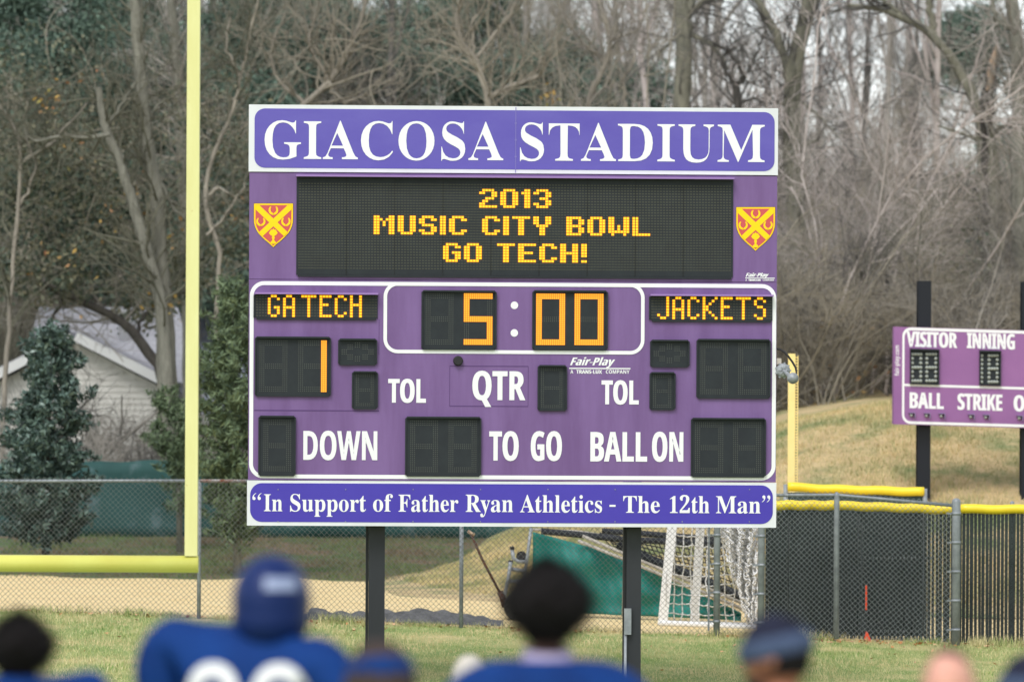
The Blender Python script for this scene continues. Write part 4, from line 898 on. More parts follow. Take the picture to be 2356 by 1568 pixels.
# short fence section further back with its own yellow cap
KD = 76.0
back = empty('fence_section', gp(1965, 0, KD), 'short fence section with yellow cap rising above the slatted fence by the foul pole', 'fence')
cap(1812, 2126, 0.066, back, KD, lambda x: np.interp(x, [1810, 1900, 2130], [1119, 1124, 1131]))
for px, py in ((1808, 1118), (2128, 1128)):
    p = P(px, py, KD); mb = MB(); mb.tube([(p[0], p[1], float(land(p[0], p[1])) - 0.2), (p[0], p[1], p[2] + 0.03)], 0.035, 12); mb.build('post', M['galv'], back)
mb = MB(); q0, q1 = P(1812, 1132, KD), P(2124, 1140, KD); zb = float(land(q0[0], KD)) - 0.1
mb.hexa([(q0[0], KD + 0.0, zb), (q1[0], KD + 0.0, zb), (q1[0], KD + 0.01, zb), (q0[0], KD + 0.01, zb), (q0[0], KD, q0[2]), (q1[0], KD, q1[2]), (q1[0], KD + 0.01, q1[2]), (q0[0], KD + 0.01, q0[2])])
mb.build('screen', M['screen_dark'], back)

# foul pole
p0, p1 = P(1814, 813, 77), P(1831, 1116, 77); mb = MB()
xa, xb = P(1813.5, 900, 77)[0], P(1829.5, 900, 77)[0]; xc = P(1837, 900, 77)[0]; zb = float(land(xa, 77)) - 0.3
foul = empty('foul_pole', (xa, 77, zb + 0.3), 'pale yellow foul pole with a narrow wire strip beside the scoreboard horn', 'foul pole')
mb.box(xa, 77, zb, xb, 77.1, p0[2]); mb.build('pole', M['yellow_foul'], foul)
mb = MB(); zt = P(1833, 817, 77)[2]; z = zb
mb.box(xb + 0.001, 77.04, zb, xb + 0.006, 77.055, zt); mb.box(xc - 0.012, 77.04, zb, xc, 77.055, zt)
while z < zt:
    mb.box(xb + 0.006, 77.04, z, xc - 0.012, 77.055, z + 0.02); z += 0.042
mb.build('wire_strip', M['yellow_foul'], foul)

# ------------------------------------------------------------------ baseball scoreboard
fr2, loc2, W2, H2 = upright_frame((2056, 751), (2056, 975), (2356, 760), (2356, 984), 84.0, 84.12)
tilt = (loc2(2356, 760)[1] * 0)   # the panel hangs slightly out of level, as in the photo
sl = -(math.tan(math.radians(1.35)))
fr2b = lambda a, b, c: fr2(a, b + sl * (a - W2 / 2), c)
loc2b = lambda px, py: loc2(px, py)
_k = 5.6 * 1.0611
z2 = lambda x, y: loc2(2160 / 1.0611 + x / _k, 780 / 1.0611 + y / _k)
U2 = W2 / 300
base2 = fr2(W2 / 2, 0, -0.1); base2[2] = float(land(base2[0], base2[1]))
inn = empty('inning_board', base2, 'smaller purple baseball board lettered VISITOR INNING BALL STRIKE on the dry grass slope', 'scoreboard')
WW = W2 * 2.1
mb = MB(); fbox(mb, 0, 0, WW, H2, -0.2, 0.0, 0, fr2b); pan = mb.build('panel', M['purple_sign'], inn)
mb = MB()
xo = z2(235, 500)[0]
sheet_poly(mb, [rrect(xo, 0.012, WW - 0.1, H2 - 0.006, 20 * U2), rrect(xo + 5 * U2, 0.012 + 6 * U2, WW - 0.1 - 5 * U2, H2 - 0.006 - 6.5 * U2, 15 * U2)[::-1]], fr2b, 0.004, 0, 0.002)
ym = z2(260, 890)[1]
sheet_poly(mb, [[(xo + 5 * U2, ym - 2.7 * U2), (WW - 0.12, ym - 2.7 * U2), (WW - 0.12, ym + 2.7 * U2), (xo + 5 * U2, ym + 2.7 * U2)]], fr2b, 0.004, 0, 0.002)
mb.build('outline', M['letter'], pan)
def t2(mb, s, x0, x1, top, base, **k):
    a0, b0 = z2(x0, base); a1, _ = z2(x1, base); _, b1 = z2(x0, top)
    text_sheet(mb, s, SANS, a0, a1, b0, b1, fr2b, 0.005, **k)
# pixel rows measured at the left end of each word: the frame itself slopes, so lift them to the frame's slope
def lift(x, y): return y + 0
def w2(*a_, **k_):
    mb = MB(); t2(mb, *a_, **k_); mb.build('lettering', M['letter'], pan)
w2('VISITOR', 290, 985, 158, 366, bold=0.010)
w2('INNING', 1115, 1775, 178, 388, bold=0.010)
w2('BALL', 335, 808, 990, 1206, bold=0.010)
w2('STRIKE', 990, 1608, 1006, 1228, bold=0.010)
w2('OUT', 1760, 2180, 1030, 1250, bold=0.010)
mb = MB()     # small web address running up the left edge
gl_ = glyph_polys('fair-play.com', SANS); allp = [p for g in gl_ for q in g for p in q]; mx_ = max(p[0] for p in allp)
(av, b_lo), (_, b_hi) = z2(190, 765), z2(190, 350); sc_ = (b_hi - b_lo) / mx_
for g in gl_:
    cs = [[(av - p[1] * sc_ * 1.25, b_lo + p[0] * sc_) for p in q] for q in g]
    if cs: sheet_poly(mb, cs, fr2b, 0.004, 0, 0.0015)
mb.build('web_address', M['letter'], pan)
def lamp_panel(x0, y0, x1, y1, cols):
    (a0, b0), (a1, b1) = z2(x0, y1), z2(x1, y0)
    mb = MB(); fbox(mb, a0, b0, a1, b1, 0, 0.012, 0, fr2b); fbox(mb, a0, b1 - 4 * U2, a1, b1, 0.012, 0.1, 0, fr2b); fbox(mb, a1 - 3 * U2, b0, a1, b1 - 4.2 * U2, 0.012, 0.06, 0, fr2b); fbox(mb, a0, b0, a0 + 2.5 * U2, b1 - 4.2 * U2, 0.012, 0.06, 0, fr2b); fbox(mb, a0 + 2.6 * U2, b0, a1 - 3.1 * U2, b0 + 3 * U2, 0.012, 0.05, 0, fr2b)
    root = mb.build('digit_display', M['led_plate'], pan)
    mb = MB()
    for (cx0, cx1, one) in cols:
        for i in range(1 if one else 4):
            for j in range(7):
                if one or i in (0, 3) or j in (0, 3, 6):
                    q = z2(cx0 + (cx1 - cx0) * (0 if one else i / 3), y0 + 65 + (y1 - y0 - 110) * j / 6)
                    p = [fr2b(q[0], q[1], 0.012), fr2b(q[0], q[1], 0.03), fr2b(q[0], q[1], 0.042), fr2b(q[0], q[1], 0.046)]
                    mb.tube(p, [0.026, 0.029, 0.021, 0.006], 8)
    tag(mb.build('lamps', M['globe'], root), kind='stuff')
lamp_panel(338, 405, 735, 880, [(370, 485, 0), (568, 690, 0)])
lamp_panel(1285, 425, 1578, 895, [(1318, 0, 1), (1418, 1530, 0)])
for x in (360, 565, 768, 1170, 1375, 1832):
    q = z2(x, 1305 + (x - 360) * 0.027); mb = MB()
    p = [fr2b(q[0], q[1], c) for c in (0.0, 0.03, 0.05, 0.055)]; mb.tube(p, [0.026, 0.028, 0.02, 0.006], 10); l_ = mb.build('lamp', M['globe'], pan)
    mb = MB(); fbox(mb, q[0] - 0.045, q[1] + 0.035, q[0] + 0.06, q[1] + 0.045, 0, 0.07, 0, fr2b); fbox(mb, q[0] + 0.05, q[1] - 0.04, q[0] + 0.06, q[1] + 0.034, 0, 0.07, 0, fr2b); mb.build('shade', M['purple_side'], l_)
for px in (2130.5, 2370, 2590):
    a = loc2(px, 800)[0]; zt = loc2(2129, 643)[1]; zl = float(land(*fr2(a, 0, -0.3)[:2])) - fr2(0, 0, 0)[2] - 0.4
    mb = MB(); hw = 15 * U2; q = lambda *v: fr2(*v)
    fbox(mb, a - hw, zl, a + hw, zt, -0.24, -0.225, 0, fr2); fbox(mb, a - hw, zl, a + hw, zt, -0.42, -0.405, 0, fr2); fbox(mb, a - hw * 0.12, zl, a + hw * 0.12, zt, -0.405, -0.24, 0, fr2)
    mb.build('post', M['post_black'], inn)

# ------------------------------------------------------------------ things on the dirt behind the fence
CD = 73.0
cage = empty('batting_cage', gp(1400, 0, CD), 'folded batting cage with teal side curtain, pale rails and black padded beams', 'batting cage')
rr = np.random.default_rng(21)
poly = [(1222, 1417), (1222, 1222), (1375, 1262), (1440, 1291), (1516, 1325), (1700, 1405), (1710, 1424)]
nx_, nz_ = 60, 18; V = []; Q = []
for i in range(nx_ + 1):
    px = 1226 + (1705 - 1226) * i / nx_
    top = np.interp(px, [1226, 1375, 1440, 1516, 1705], [1223, 1262, 1291, 1324, 1408]); bot = np.interp(px, [1226, 1500, 1705], [1405, 1417, 1426])
    for j in range(nz_ + 1):
        p = P(px, top + (bot - top) * j / nz_, CD + 0.055 * math.sin(px * 0.045 + j * 0.16) + 0.03 * math.sin(px * 0.11 - j * 0.35 + 1) + 0.02 * math.sin(j * 0.7 + px * 0.02))
        V.append(p)
for i in range(nx_):
    for j in range(nz_):
        a = i * (nz_ + 1) + j; Q.append((a, a + 1, a + nz_ + 2, a + nz_ + 1))
cur = mesh_arrays('curtain', V, Q, mats=[M['teal']], parent=cage, smooth=True)
sm_ = cur.modifiers.new('solid', 'SOLIDIFY'); sm_.thickness = 0.008
def rod(name, pts, r, m, d=CD, parent=cage, nn=10):
    mb = MB(); pp = [P(p[0], p[1], d + (p[2] if len(p) > 2 else 0)) for p in pts]; mb.tube(pp, r, nn); return mb.build(name, m, parent)
M['rail_pale'] = mat('pale_rail', lin(176, 170, 160), 0.5, noise=5, col2=lin(150, 144, 134))
M['pad'] = mat('black_padding', lin(46, 48, 54), 0.7, noise=8, col2=lin(32, 34, 38))
rod('rail', [(1340, 1232), (1450, 1279), (1600, 1341), (1760, 1408)], 0.024, M['rail_pale'], CD - 0.1)
rod('rail', [(1330, 1243), (1446, 1290), (1596, 1352), (1752, 1418)], 0.024, M['rail_pale'], CD - 0.12)
rod('rail', [(1218, 1217), (1330, 1222), (1420, 1235)], 0.02, M['rail_pale'], CD + 0.6)
rod('padded_beam', [(1245, 1221), (1330, 1229), (1436, 1240), (1560, 1246), (1690, 1252)], 0.047, M['pad'], CD + 0.15)
rod('padded_beam', [(1420, 1252), (1500, 1287), (1600, 1325), (1700, 1368), (1745, 1392)], 0.062, M['pad'], CD + 0.3)
rod('padded_beam', [(1385, 1221), (1470, 1226), (1600, 1236), (1700, 1242)], 0.045, M['pad'], CD + 0.8)
rod('frame_leg', [(1436, 1418), (1437, 1370), (1440, 1312), (1444, 1299), (1452, 1291)], 0.036, M['rail_pale'], CD - 0.2)
rod('frame_leg', [(1222, 1213), (1214, 1275), (1205, 1345), (1200, 1400)], 0.024, M['galv'], CD - 0.05)
rod('wheel_fork', [(1178, 1263), (1181, 1283), (1192, 1291), (1210, 1292)], 0.028, M['galv'], CD - 0.1)
rod('wheel_fork', [(1175, 1292), (1170, 1330), (1163, 1365), (1160, 1395)], 0.027, M['galv'], CD - 0.15)
rod('wheel_fork', [(1174, 1308), (1210, 1314)], 0.03, M['galv'], CD - 0.1)
rod('wheel_fork', [(1168, 1337), (1208, 1338)], 0.03, M['galv'], CD - 0.1)
mb = MB(); p = P(1200, 1279, CD); mb.tube([p + np.array([0, -0.05, 0]), p + np.array([0, 0.05, 0])], 0.075, 18); mb.build('wheel', M['rubber'], cage)
for q in ((1178, 1258), (1175, 1290)):
    mb = MB(); mb.tube([P(q[0], q[1] + 5, CD - 0.1), P(q[0], q[1] - 2, CD - 0.1)], 0.034, 10); mb.build('end_cap', M['rubber'], cage)
# black netting drooping over the cage
S = []
for k in range(30):
    a = np.array([1380 + k * 11, 1225 + k * 1.2]); b = np.array([1420 + k * 11, 1265 + k * 4.6])
    S.append([P(a[0] + (b[0] - a[0]) * t, a[1] + (b[1] - a[1]) * t + 5 * math.sin(t * 3.1), CD + 0.5 - 0.2 * t) for t in np.linspace(0, 1, 6)])
for k in range(9):
    S.append([P(1380 + k * 5 + 315 * t, 1225 + k * 5 + (38 + k * 12) * t + 3 * math.sin(t * 9 + k), CD + 0.5 - 0.02 * k) for t in np.linspace(0, 1, 6)])
V, Q = tubes(np.array(S), np.full((len(S), 6), 0.008), 4); mesh_arrays('netting', V, Q, mats=[M['net_black']], parent=cage)

# soccer goal leaning beside it
ND = 71.0
sg = empty('soccer_goal', gp(1600, 0, ND), 'white portable soccer goal with sagging net beside the batting cage', 'soccer goal')
def srod(name, pts, r, d=ND): return rod(name, pts, r, M['net_white'], d, sg, 16)
mb = MB()
def sqpost(name, a, b, hw, d):
    A, B = P(*a, d), P(*b, d); mb = MB()
    mb.hexa([(A[0] - hw, A[1] - hw, A[2]), (A[0] + hw, A[1] - hw, A[2]), (A[0] + hw, A[1] + hw, A[2]), (A[0] - hw, A[1] + hw, A[2]), (B[0] - hw, B[1] - hw, B[2]), (B[0] + hw, B[1] - hw, B[2]), (B[0] + hw, B[1] + hw, B[2]), (B[0] - hw, B[1] + hw, B[2])])
    return mb.build(name, M['net_white'], sg)
sqpost('goal_post', (1524, 1436), (1553, 1140), 0.064, ND); sqpost('goal_post', (1597, 1436), (1616, 1140), 0.058, ND + 1.0)
srod('crossbar', [(1553, 1142), (1616, 1142, 1.0)], 0.06)
srod('base_bar', [(1516, 1432), (1620, 1437), (1740, 1444)], 0.042, ND - 0.05)
srod('base_bar', [(1590, 1433), (1742, 1438)], 0.036, ND + 1.0)
srod('back_stay', [(1616, 1142), (1700, 1290), (1748, 1440)], 0.03, ND + 0.9)
S = []; rr = np.random.default_rng(31)
def bil(c, u, v): return (1 - u) * (1 - v) * np.array(c[0]) + u * (1 - v) * np.array(c[1]) + u * v * np.array(c[2]) + (1 - u) * v * np.array(c[3])
def net(c, nu, nv, wob, sag, r, seed):
    rr = np.random.default_rng(seed); G = np.zeros((nu + 1, nv + 1, 3))
    for i in range(nu + 1):
        for j in range(nv + 1):
            q = bil(c, i / nu, j / nv); G[i, j] = P(q[0] + rr.normal(0, wob), q[1] + rr.normal(0, wob) + sag * math.sin(math.pi * i / nu), q[2] + 0.1 * math.sin(i * 1.1 + j * 0.5))
    segs = []
    for i in range(nu + 1):
        for j in range(nv + 1):
            for di, dj in ((1, 0), (0, 1)):
                if i + di <= nu and j + dj <= nv:
                    A, B = G[i, j], G[i + di, j + dj]; m_ = (A + B) / 2 + np.array([0, 0, -0.012 if di else 0]) + rr.normal(0, 0.006, 3)
                    segs.append([A, m_, B])
    return tubes(np.array(segs), np.full((len(segs), 3), r), 4)
V, Q = net([(1540, 1140, ND), (1680, 1140, ND + 0.8), (1690, 1434, ND + 0.8), (1528, 1430, ND)], 8, 13, 1.8, 4, 0.009, 1)
mesh_arrays('net', V, Q, mats=[M['net_white']], parent=sg)
V, Q = net([(1630, 1140, ND + 0.2), (1752, 1140, ND + 0.2), (1744, 1436, ND + 0.2), (1722, 1432, ND + 0.2)], 20, 38, 2.6, 3, 0.0115, 2)
o = mesh_arrays('net', V, Q, mats=[M['net_white']], parent=sg)
V, Q = net([(1650, 1140, ND + 0.4), (1756, 1140, ND + 0.4), (1746, 1436, ND + 0.4), (1716, 1400, ND + 0.4)], 18, 34, 3.0, 3, 0.0115, 3)
mesh_arrays('net', V, Q, mats=[M['net_white']], parent=sg)

# old hand roller with a long rusty handle
RD = 71.5
rol = empty('lawn_roller', gp(1165, 0, RD), 'old iron lawn roller with a long rusty handle leaning up', 'roller')
rod('handle', [(1083, 1226), (1110, 1287), (1150, 1362)], 0.018, M['rust'], RD, rol)
mb = MB(); mb.tube([P(1076, 1221, RD), P(1092, 1230, RD)], 0.022, 8); mb.build('grip', M['wood_raw'], rol)
rod('yoke', [(1150, 1360), (1156, 1372), (1163, 1395)], 0.045, M['rust'], RD, rol)
p = P(1192, 1394, RD); pr = 0.19; mb = MB(); mb.tube([p + np.array([0, -0.35, 0]), p + np.array([0, -0.34, 0]), p + np.array([0, 0.34, 0]), p + np.array([0, 0.35, 0])], [pr * 0.94, pr, pr, pr * 0.94], 28); mb.build('drum', M['dark_iron'], rol)

# crumpled ground cloth lying on the dirt
TD = 69.3
tx0, tx1 = P(700, 1420, TD)[0], P(1158, 1420, TD)[0]
TX, TY = np.meshgrid(np.linspace(tx0, tx1, 150), np.linspace(TD - 0.62, TD + 1.0, 46))
pxs = PX + TX / TD * F
hgt = np.interp(pxs, [700, 720, 748, 765, 800, 860, 930, 980, 1000, 1030, 1060, 1110, 1158], [.10, .20, .17, .07, .10, .13, .19, .24, .25, .20, .16, .10, .03])
v = (TY - TD) / 0.55
env = np.clip(1 - np.abs(v - 0.15) ** 2.2, 0, 1) ** 0.7
ends = sm(0, 0.1, (TX - tx0)) * sm(0, 0.15, (tx1 - TX))
TZ = 0.62 * hgt * env * ends * (0.85 + 0.22 * np.sin(TX * 9 + TY * 6) * np.sin(TX * 4.1 - TY * 3)) + 0.03 * np.sin(TX * 17 + 5 * np.sin(TY * 6)) * env + 0.02 * np.sin(TY * 22 + TX * 6) * env
TZ = np.maximum(TZ, -0.03) + ground_z(TX, TY) + 0.02
n_, m_ = TX.shape; i, j = np.meshgrid(np.arange(m_ - 1), np.arange(n_ - 1)); a = (j * m_ + i).ravel()
tarp = mesh_arrays('ground_cloth', np.stack([TX, TY, TZ], -1).reshape(-1, 3), np.stack([a, a + 1, a + m_ + 1, a + m_], -1), mats=[M['tarp']], smooth=True)
tag(tarp, 'crumpled grey ground cloth lying on the dirt behind the fence', 'tarpaulin')

# ------------------------------------------------------------------ green windscreen fence, house
WD = 95.0
ws = empty('windscreen_fence', gp(500, 0, WD), 'low fence hung with a faded green windscreen in front of the house', 'fence')
xs_ = np.linspace(P(-80, 1100, WD)[0], P(1250, 1100, WD)[0], 120)
V = []; 
for x in xs_:
    px = PX + x / WD * F; zt = P(px, np.interp(px, [-80, 215, 400, 1250], [1068, 1062, 1058, 1075]) + 2 * math.sin(px * 0.05), WD)[2]; zb = float(ground_z(x, WD)) - 0.03
    for k in range(7):
        V.append((x, WD + 0.03 * math.sin(x * 3 + k) , zb + (zt - zb) * k / 6))
Q = [(i * 7 + k, (i + 1) * 7 + k, (i + 1) * 7 + k + 1, i * 7 + k + 1) for i in range(119) for k in range(6)]
o = mesh_arrays('windscreen', V, Q, mats=[M['windscreen']], parent=ws, smooth=True); s_ = o.modifiers.new('solid', 'SOLIDIFY'); s_.thickness = 0.01
for px in (-40, 405, 850, 1230):
    x = P(px, 1100, WD)[0]; mb = MB(); mb.tube([(x, WD + 0.08, float(ground_z(x, WD)) - 0.2), (x, WD + 0.08, P(px, 1056, WD)[2])], 0.035, 10); mb.build('post', M['galv'], ws)

HD = 112.0
hz = float(ground_z(-6, HD)) - 0.2
hpt = lambda px, py, dd=0.0: P(px, py, HD + dd)
house = empty('house', (P(260, 1000, HD)[0], HD + 2, hz), 'white sided house with grey shingle roof and white gable trim behind the windscreen fence', 'house')
ap, rt, lt = hpt(172, 784), hpt(392, 896), hpt(-48, 896)
mb = MB(); dpt = 7.0
wl = [(lt[0] + 0.1, hz), (rt[0] - 0.1, hz), (rt[0] - 0.1, rt[2]), (ap[0], ap[2] - 0.03), (lt[0] + 0.1, lt[2])]
nb = 30
f_ = [(x, HD, z) for x, z in wl]; bk = [(x, HD + dpt, z) for x, z in wl]
mb.add(f_ + bk, [(0, 1, 2, 3, 4), (9, 8, 7, 6, 5), (1, 6, 7, 2), (0, 4, 9, 5)])
z = hz + 0.1
def gab(z):   # extent of the gable wall at a height
    if z <= rt[2]: return wl[0][0], wl[1][0]
    t = (z - rt[2]) / (ap[2] - 0.03 - rt[2]); return wl[0][0] + (ap[0] - wl[0][0]) * t, wl[1][0] + (ap[0] - wl[1][0]) * t
while z < ap[2] - 0.25:
    x0_, x1_ = gab(z + 0.13)
    mb.add([(x0_, HD - 0.022, z), (x1_, HD - 0.022, z), (x1_, HD - 0.003, z + 0.128), (x0_, HD - 0.003, z + 0.128), (x0_, HD - 0.002, z), (x1_, HD - 0.002, z)], [(0, 1, 2, 3), (4, 5, 1, 0)]); z += 0.13
mb.build('wall', M['siding'], house)
mb = MB()
for s_, e_ in ((ap, rt), (ap, lt)):
    dx = (e_ - s_) ; n_ = np.array([-dx[2], 0, dx[0]]); n_ /= np.linalg.norm(n_); n_ *= np.sign(n_[2])
    e2 = e_ + dx * 0.02
    q = [s_, e2, e2 + n_ * 0.2, s_ + n_ * 0.2]
    mb.hexa([np.array([p[0], HD - 0.36, p[2]]) for p in q] + [np.array([p[0], HD - 0.30, p[2]]) for p in q])
mb.build('gable_trim', M['trim'], house)
mb = MB()
for s_, e_ in ((ap, rt), (ap, lt)):
    dx = (e_ - s_); n_ = np.array([-dx[2], 0, dx[0]]); n_ /= np.linalg.norm(n_); n_ *= np.sign(n_[2]); e2 = e_ + dx * 0.04
    q = [s_ + n_ * 0.05, e2 + n_ * 0.05, e2 + n_ * 0.22, s_ + n_ * 0.22]
    mb.hexa([np.array([p[0], HD - 0.29, p[2]]) for p in q] + [np.array([p[0], HD + dpt, p[2]]) for p in q])
roof = mb.build('roof', M['shingle'], house)
# main roof behind, ridge parallel to the picture
r0, r1 = hpt(90, 706, 6), hpt(408, 706, 6); e0, e1 = hpt(30, 905, 1.2), hpt(470, 905, 1.2)
mb = MB(); th = np.array([0, 0, -0.15])
mb.hexa([e0 + th, e1 + th, r1 + th, r0 + th, e0, e1, r1, r0]); b0, b1 = e0 + np.array([0, 10, 0]), e1 + np.array([0, 10, 0])
mb.hexa([r0 + th, r1 + th, b1 + th, b0 + th, r0, r1, b1, b0]); mb.build('roof', M['shingle'], house)
mb = MB(); mb.box(e0[0] + 0.6, HD + 1.6, hz, e1[0] - 0.5, HD + 10, e0[2] + 0.15); mb.build('wall', M['siding'], house)
mb = MB(); q = hpt(290, 735, 4.2); mb.tube([q + np.array([0, 0, -0.5]), q + np.array([0, 0, 0.12]), q + np.array([0, 0, 0.16]), q + np.array([0, 0, 0.2])], [0.16, 0.16, 0.22, 0.08], 14); mb.build('roof_vent', M['trim'], house)
HD2 = 116.0
h2 = empty('house', (P(590, 1000, HD2)[0], HD2 + 2, hz), 'neighbouring house with pale blue-grey roof behind the green cedar', 'house')
r0, r1 = P(455, 708, HD2 + 5), P(760, 708, HD2 + 5); e0, e1 = P(440, 955, HD2), P(790, 955, HD2)
mb = MB(); mb.hexa([e0 + th, e1 + th, r1 + th, r0 + th, e0, e1, r1, r0]); b0, b1 = e0 + np.array([0, 10, 0]), e1 + np.array([0, 10, 0]); mb.hexa([r0 + th, r1 + th, b1 + th, b0 + th, r0, r1, b1, b0]); mb.build('roof', M['shingle_blue'], h2)
mb = MB(); mb.box(e0[0] + 0.3, HD2 + 0.6, hz, e1[0] - 0.3, HD2 + 9.5, e0[2] + 0.05); mb.build('wall', M['siding'], h2)
mb = MB(); mb.box(e0[0] - 0.02, HD2 - 0.06, e0[2] - 0.2, e1[0] + 0.02, HD2 - 0.005, e0[2] + 0.0); mb.build('eave_trim', M['trim'], h2)
mb = MB(); p = P(452, 850, HD2 + 2.0); mb.box(p[0] - 0.12, p[1] - 0.1, p[2] - 0.6, p[0] + 0.12, p[1] + 0.1, p[2] + 0.3); mb.build('chimney', M['rust'], h2)
# ------------------------------------------------------------------ trees
def norm(v): return v / (np.linalg.norm(v, axis=-1, keepdims=True) + 1e-9)
def grow(rng, par, prad, n, length, ang, N, up=0.15, curl=0.25, tmin=0.2, rscale=0.55, rmin=0.004, tip=0.25, along=None):
    """n children scattered along parent centre lines (B,K,3)"""
    B, K, _ = par.shape
    wts = np.linalg.norm(np.diff(par, axis=1), axis=2).sum(1) ** 0.8
    idx = rng.choice(B, n, p=wts / wts.sum()); t = tmin + (1 - tmin) * rng.random(n) ** 0.85
    f = t * (K - 1); k0 = np.minimum(f.astype(int), K - 2); u = (f - k0)[:, None]
    st = par[idx, k0] * (1 - u) + par[idx, k0 + 1] * u
    tg = norm(par[idx, k0 + 1] - par[idx, k0]); pr = prad[idx, k0] * (1 - u[:, 0]) + prad[idx, k0 + 1] * u[:, 0]
    pp = rng.normal(size=(n, 3)); pp = norm(pp - (pp * tg).sum(1, keepdims=True) * tg)
    a = rng.uniform(ang[0], ang[1], n)[:, None]
    dr = norm(tg * np.cos(a) + pp * np.sin(a) + np.array([0, 0, up]))
    L = rng.uniform(length[0], length[1], n) * (1.15 - 0.6 * t)
    pts = np.zeros((n, N, 3)); pts[:, 0] = st; step = (L / (N - 1))[:, None]
    bend = rng.normal(0, curl * 0.6, (n, 3))
    for i in range(1, N):
        dr = norm(dr + bend * 0.35 + rng.normal(0, curl, (n, 3)) * 0.7 + np.array([0, 0, up * 0.5]))
        pts[:, i] = pts[:, i - 1] + dr * step
    r0 = np.maximum(pr * rscale * rng.uniform(0.7, 1.1, n), rmin)
    rad = r0[:, None] * np.linspace(1, tip, N)[None]
    return pts, np.maximum(rad, rmin * 0.7)
def cat(parts):
    V = []; Q = []; k = 0
    for v, q in parts: V.append(v); Q.append(q + k); k += len(v)
    return np.concatenate(V), np.concatenate(Q)

def bare_tree(seed, h=14.0, r=0.16, limbs=12, subs=70, tw=330, fine=900, spread=0.35, low=0.25, lean=0.05):
    rng = np.random.default_rng(seed)
    z = np.linspace(0, 1, 12); tr = np.stack([np.cumsum(rng.normal(0, lean * h / 12, 12)), np.cumsum(rng.normal(0, lean * h / 12, 12)), z * h], -1)[None]
    tr[:, 0, :2] = 0
    rd = (r * (1 - 0.85 * z) + 0.01)[None]
    l1 = grow(rng, tr, rd, limbs, (h * spread * 0.6, h * spread), (0.5, 1.1), 9, 0.2, 0.2, low, 0.6, 0.015)
    l2 = grow(rng, *l1, subs, (h * 0.08, h * 0.2), (0.4, 1.0), 7, 0.12, 0.28, 0.15, 0.55, 0.009)
    l3 = grow(rng, *l2, tw, (h * 0.05, h * 0.12), (0.4, 1.0), 6, 0.1, 0.3, 0.15, 0.55, 0.0065)
    l4 = grow(rng, *l3, fine, (0.3, 0.9), (0.3, 0.9), 5, 0.08, 0.28, 0.1, 0.6, 0.0045)
    return cat([tubes(*l2, 4), tubes(*l3, 3), tubes(*l4, 3)]), cat([tubes(tr, rd, 9), tubes(*l1, 6)]), l4
def shrub(seed, h=5.0, stems=9, subs=60, tw=330, fine=1000, out=0.5, curl=0.25):
    rng = np.random.default_rng(seed)
    base = np.zeros((stems, 2, 3)); base[:, :, :2] = rng.normal(0, 0.25, (stems, 1, 2)); base[:, 1, 2] = 0.3
    l1 = grow(rng, base, np.full((stems, 2), 0.04), stems, (h * 0.7, h * 1.2), (0.05, out), 10, 0.12, curl * 0.8, 0.0, 0.9, 0.018)
    l2 = grow(rng, *l1, subs, (h * 0.2, h * 0.45), (0.4, 1.1), 8, 0.1, curl, 0.1, 0.6, 0.009)
    l3 = grow(rng, *l2, tw, (h * 0.1, h * 0.26), (0.4, 1.1), 6, 0.06, curl * 1.1, 0.1, 0.6, 0.0065)
    l4 = grow(rng, *l3, fine, (0.3, 0.9), (0.3, 1.0), 5, 0.03, curl * 1.1, 0.1, 0.6, 0.0045)
    return cat([tubes(*l1, 6), tubes(*l2, 4), tubes(*l3, 3), tubes(*l4, 3)]), l4

def scatter_mesh(name, bases, places, mats, kind='stuff'):
    """places: (variant, x, y, z, rot, sx, sz, material)"""
    Vs = []; Qs = []; Ms = []; k = 0
    for v, x, y, z, a, sx, sz, mi in places:
        V, Q = bases[v]; c, s = math.cos(a), math.sin(a)
        W = np.stack([(V[:, 0] * c - V[:, 1] * s) * sx + x, (V[:, 0] * s + V[:, 1] * c) * sx + y, V[:, 2] * sz + z], -1)
        Vs.append(W); Qs.append(Q + k); Ms.append(np.full(len(Q), mi)); k += len(W)
    o = mesh_arrays(name, np.concatenate(Vs), np.concatenate(Qs), mats=mats, mi=np.concatenate(Ms), smooth=False)
    o["kind"] = kind
    return o
RW = np.random.default_rng(77)
TWM = [M['twig_a'], M['twig_b'], M['twig_c'], M['twig_d'], M['twig_e']]
bt = [bare_tree(100 + i, h=15 + i, fine=1100) for i in range(5)]
bt_all = [cat([a, b]) for a, b, _ in bt]
sh = [shrub(200 + i, h=5.2 + 0.5 * i, out=0.75, fine=1100) for i in range(5)]
sh_all = [s[0] for s in sh]
# far wood: bare trees on the rising ground behind, one mass
pl = []
for i in range(92):
    y = RW.uniform(122, 190); x = RW.uniform(-1.15, 1.15) * y * 0.1
    px = PX + x / y * F
    if RW.random() < 0.5 and px > 1500: continue
    mi = RW.choice([0, 1, 2, 3, 4], p=[0.3, 0.16, 0.15, 0.35, 0.04] if px > 1250 else [0.26, 0.14, 0.34, 0.02, 0.24])
    pl.append((RW.integers(5), x, y, float(land(x, y)) - 0.3 + (2.0 if x > 3 and y < 140 else 0) * 0, RW.uniform(0, 6.3), RW.uniform(0.6, 0.85) if px > 1500 else RW.uniform(0.7, 1.0), RW.uniform(0.75, 1.15), mi))
for i in range(48):
    y = RW.uniform(140, 185); px = RW.uniform(1150, 2450); x = (px - PX) / F * y; s = RW.uniform(0.8, 1.2)
    pl.append((5 + RW.integers(5), x, y, float(land(x, y)) - 0.2, RW.uniform(0, 6.3), s, s * 1.1, RW.choice([0, 1, 3], p=[.2, .1, .7])))
scatter_mesh('woods', bt_all + sh_all, pl, TWM)
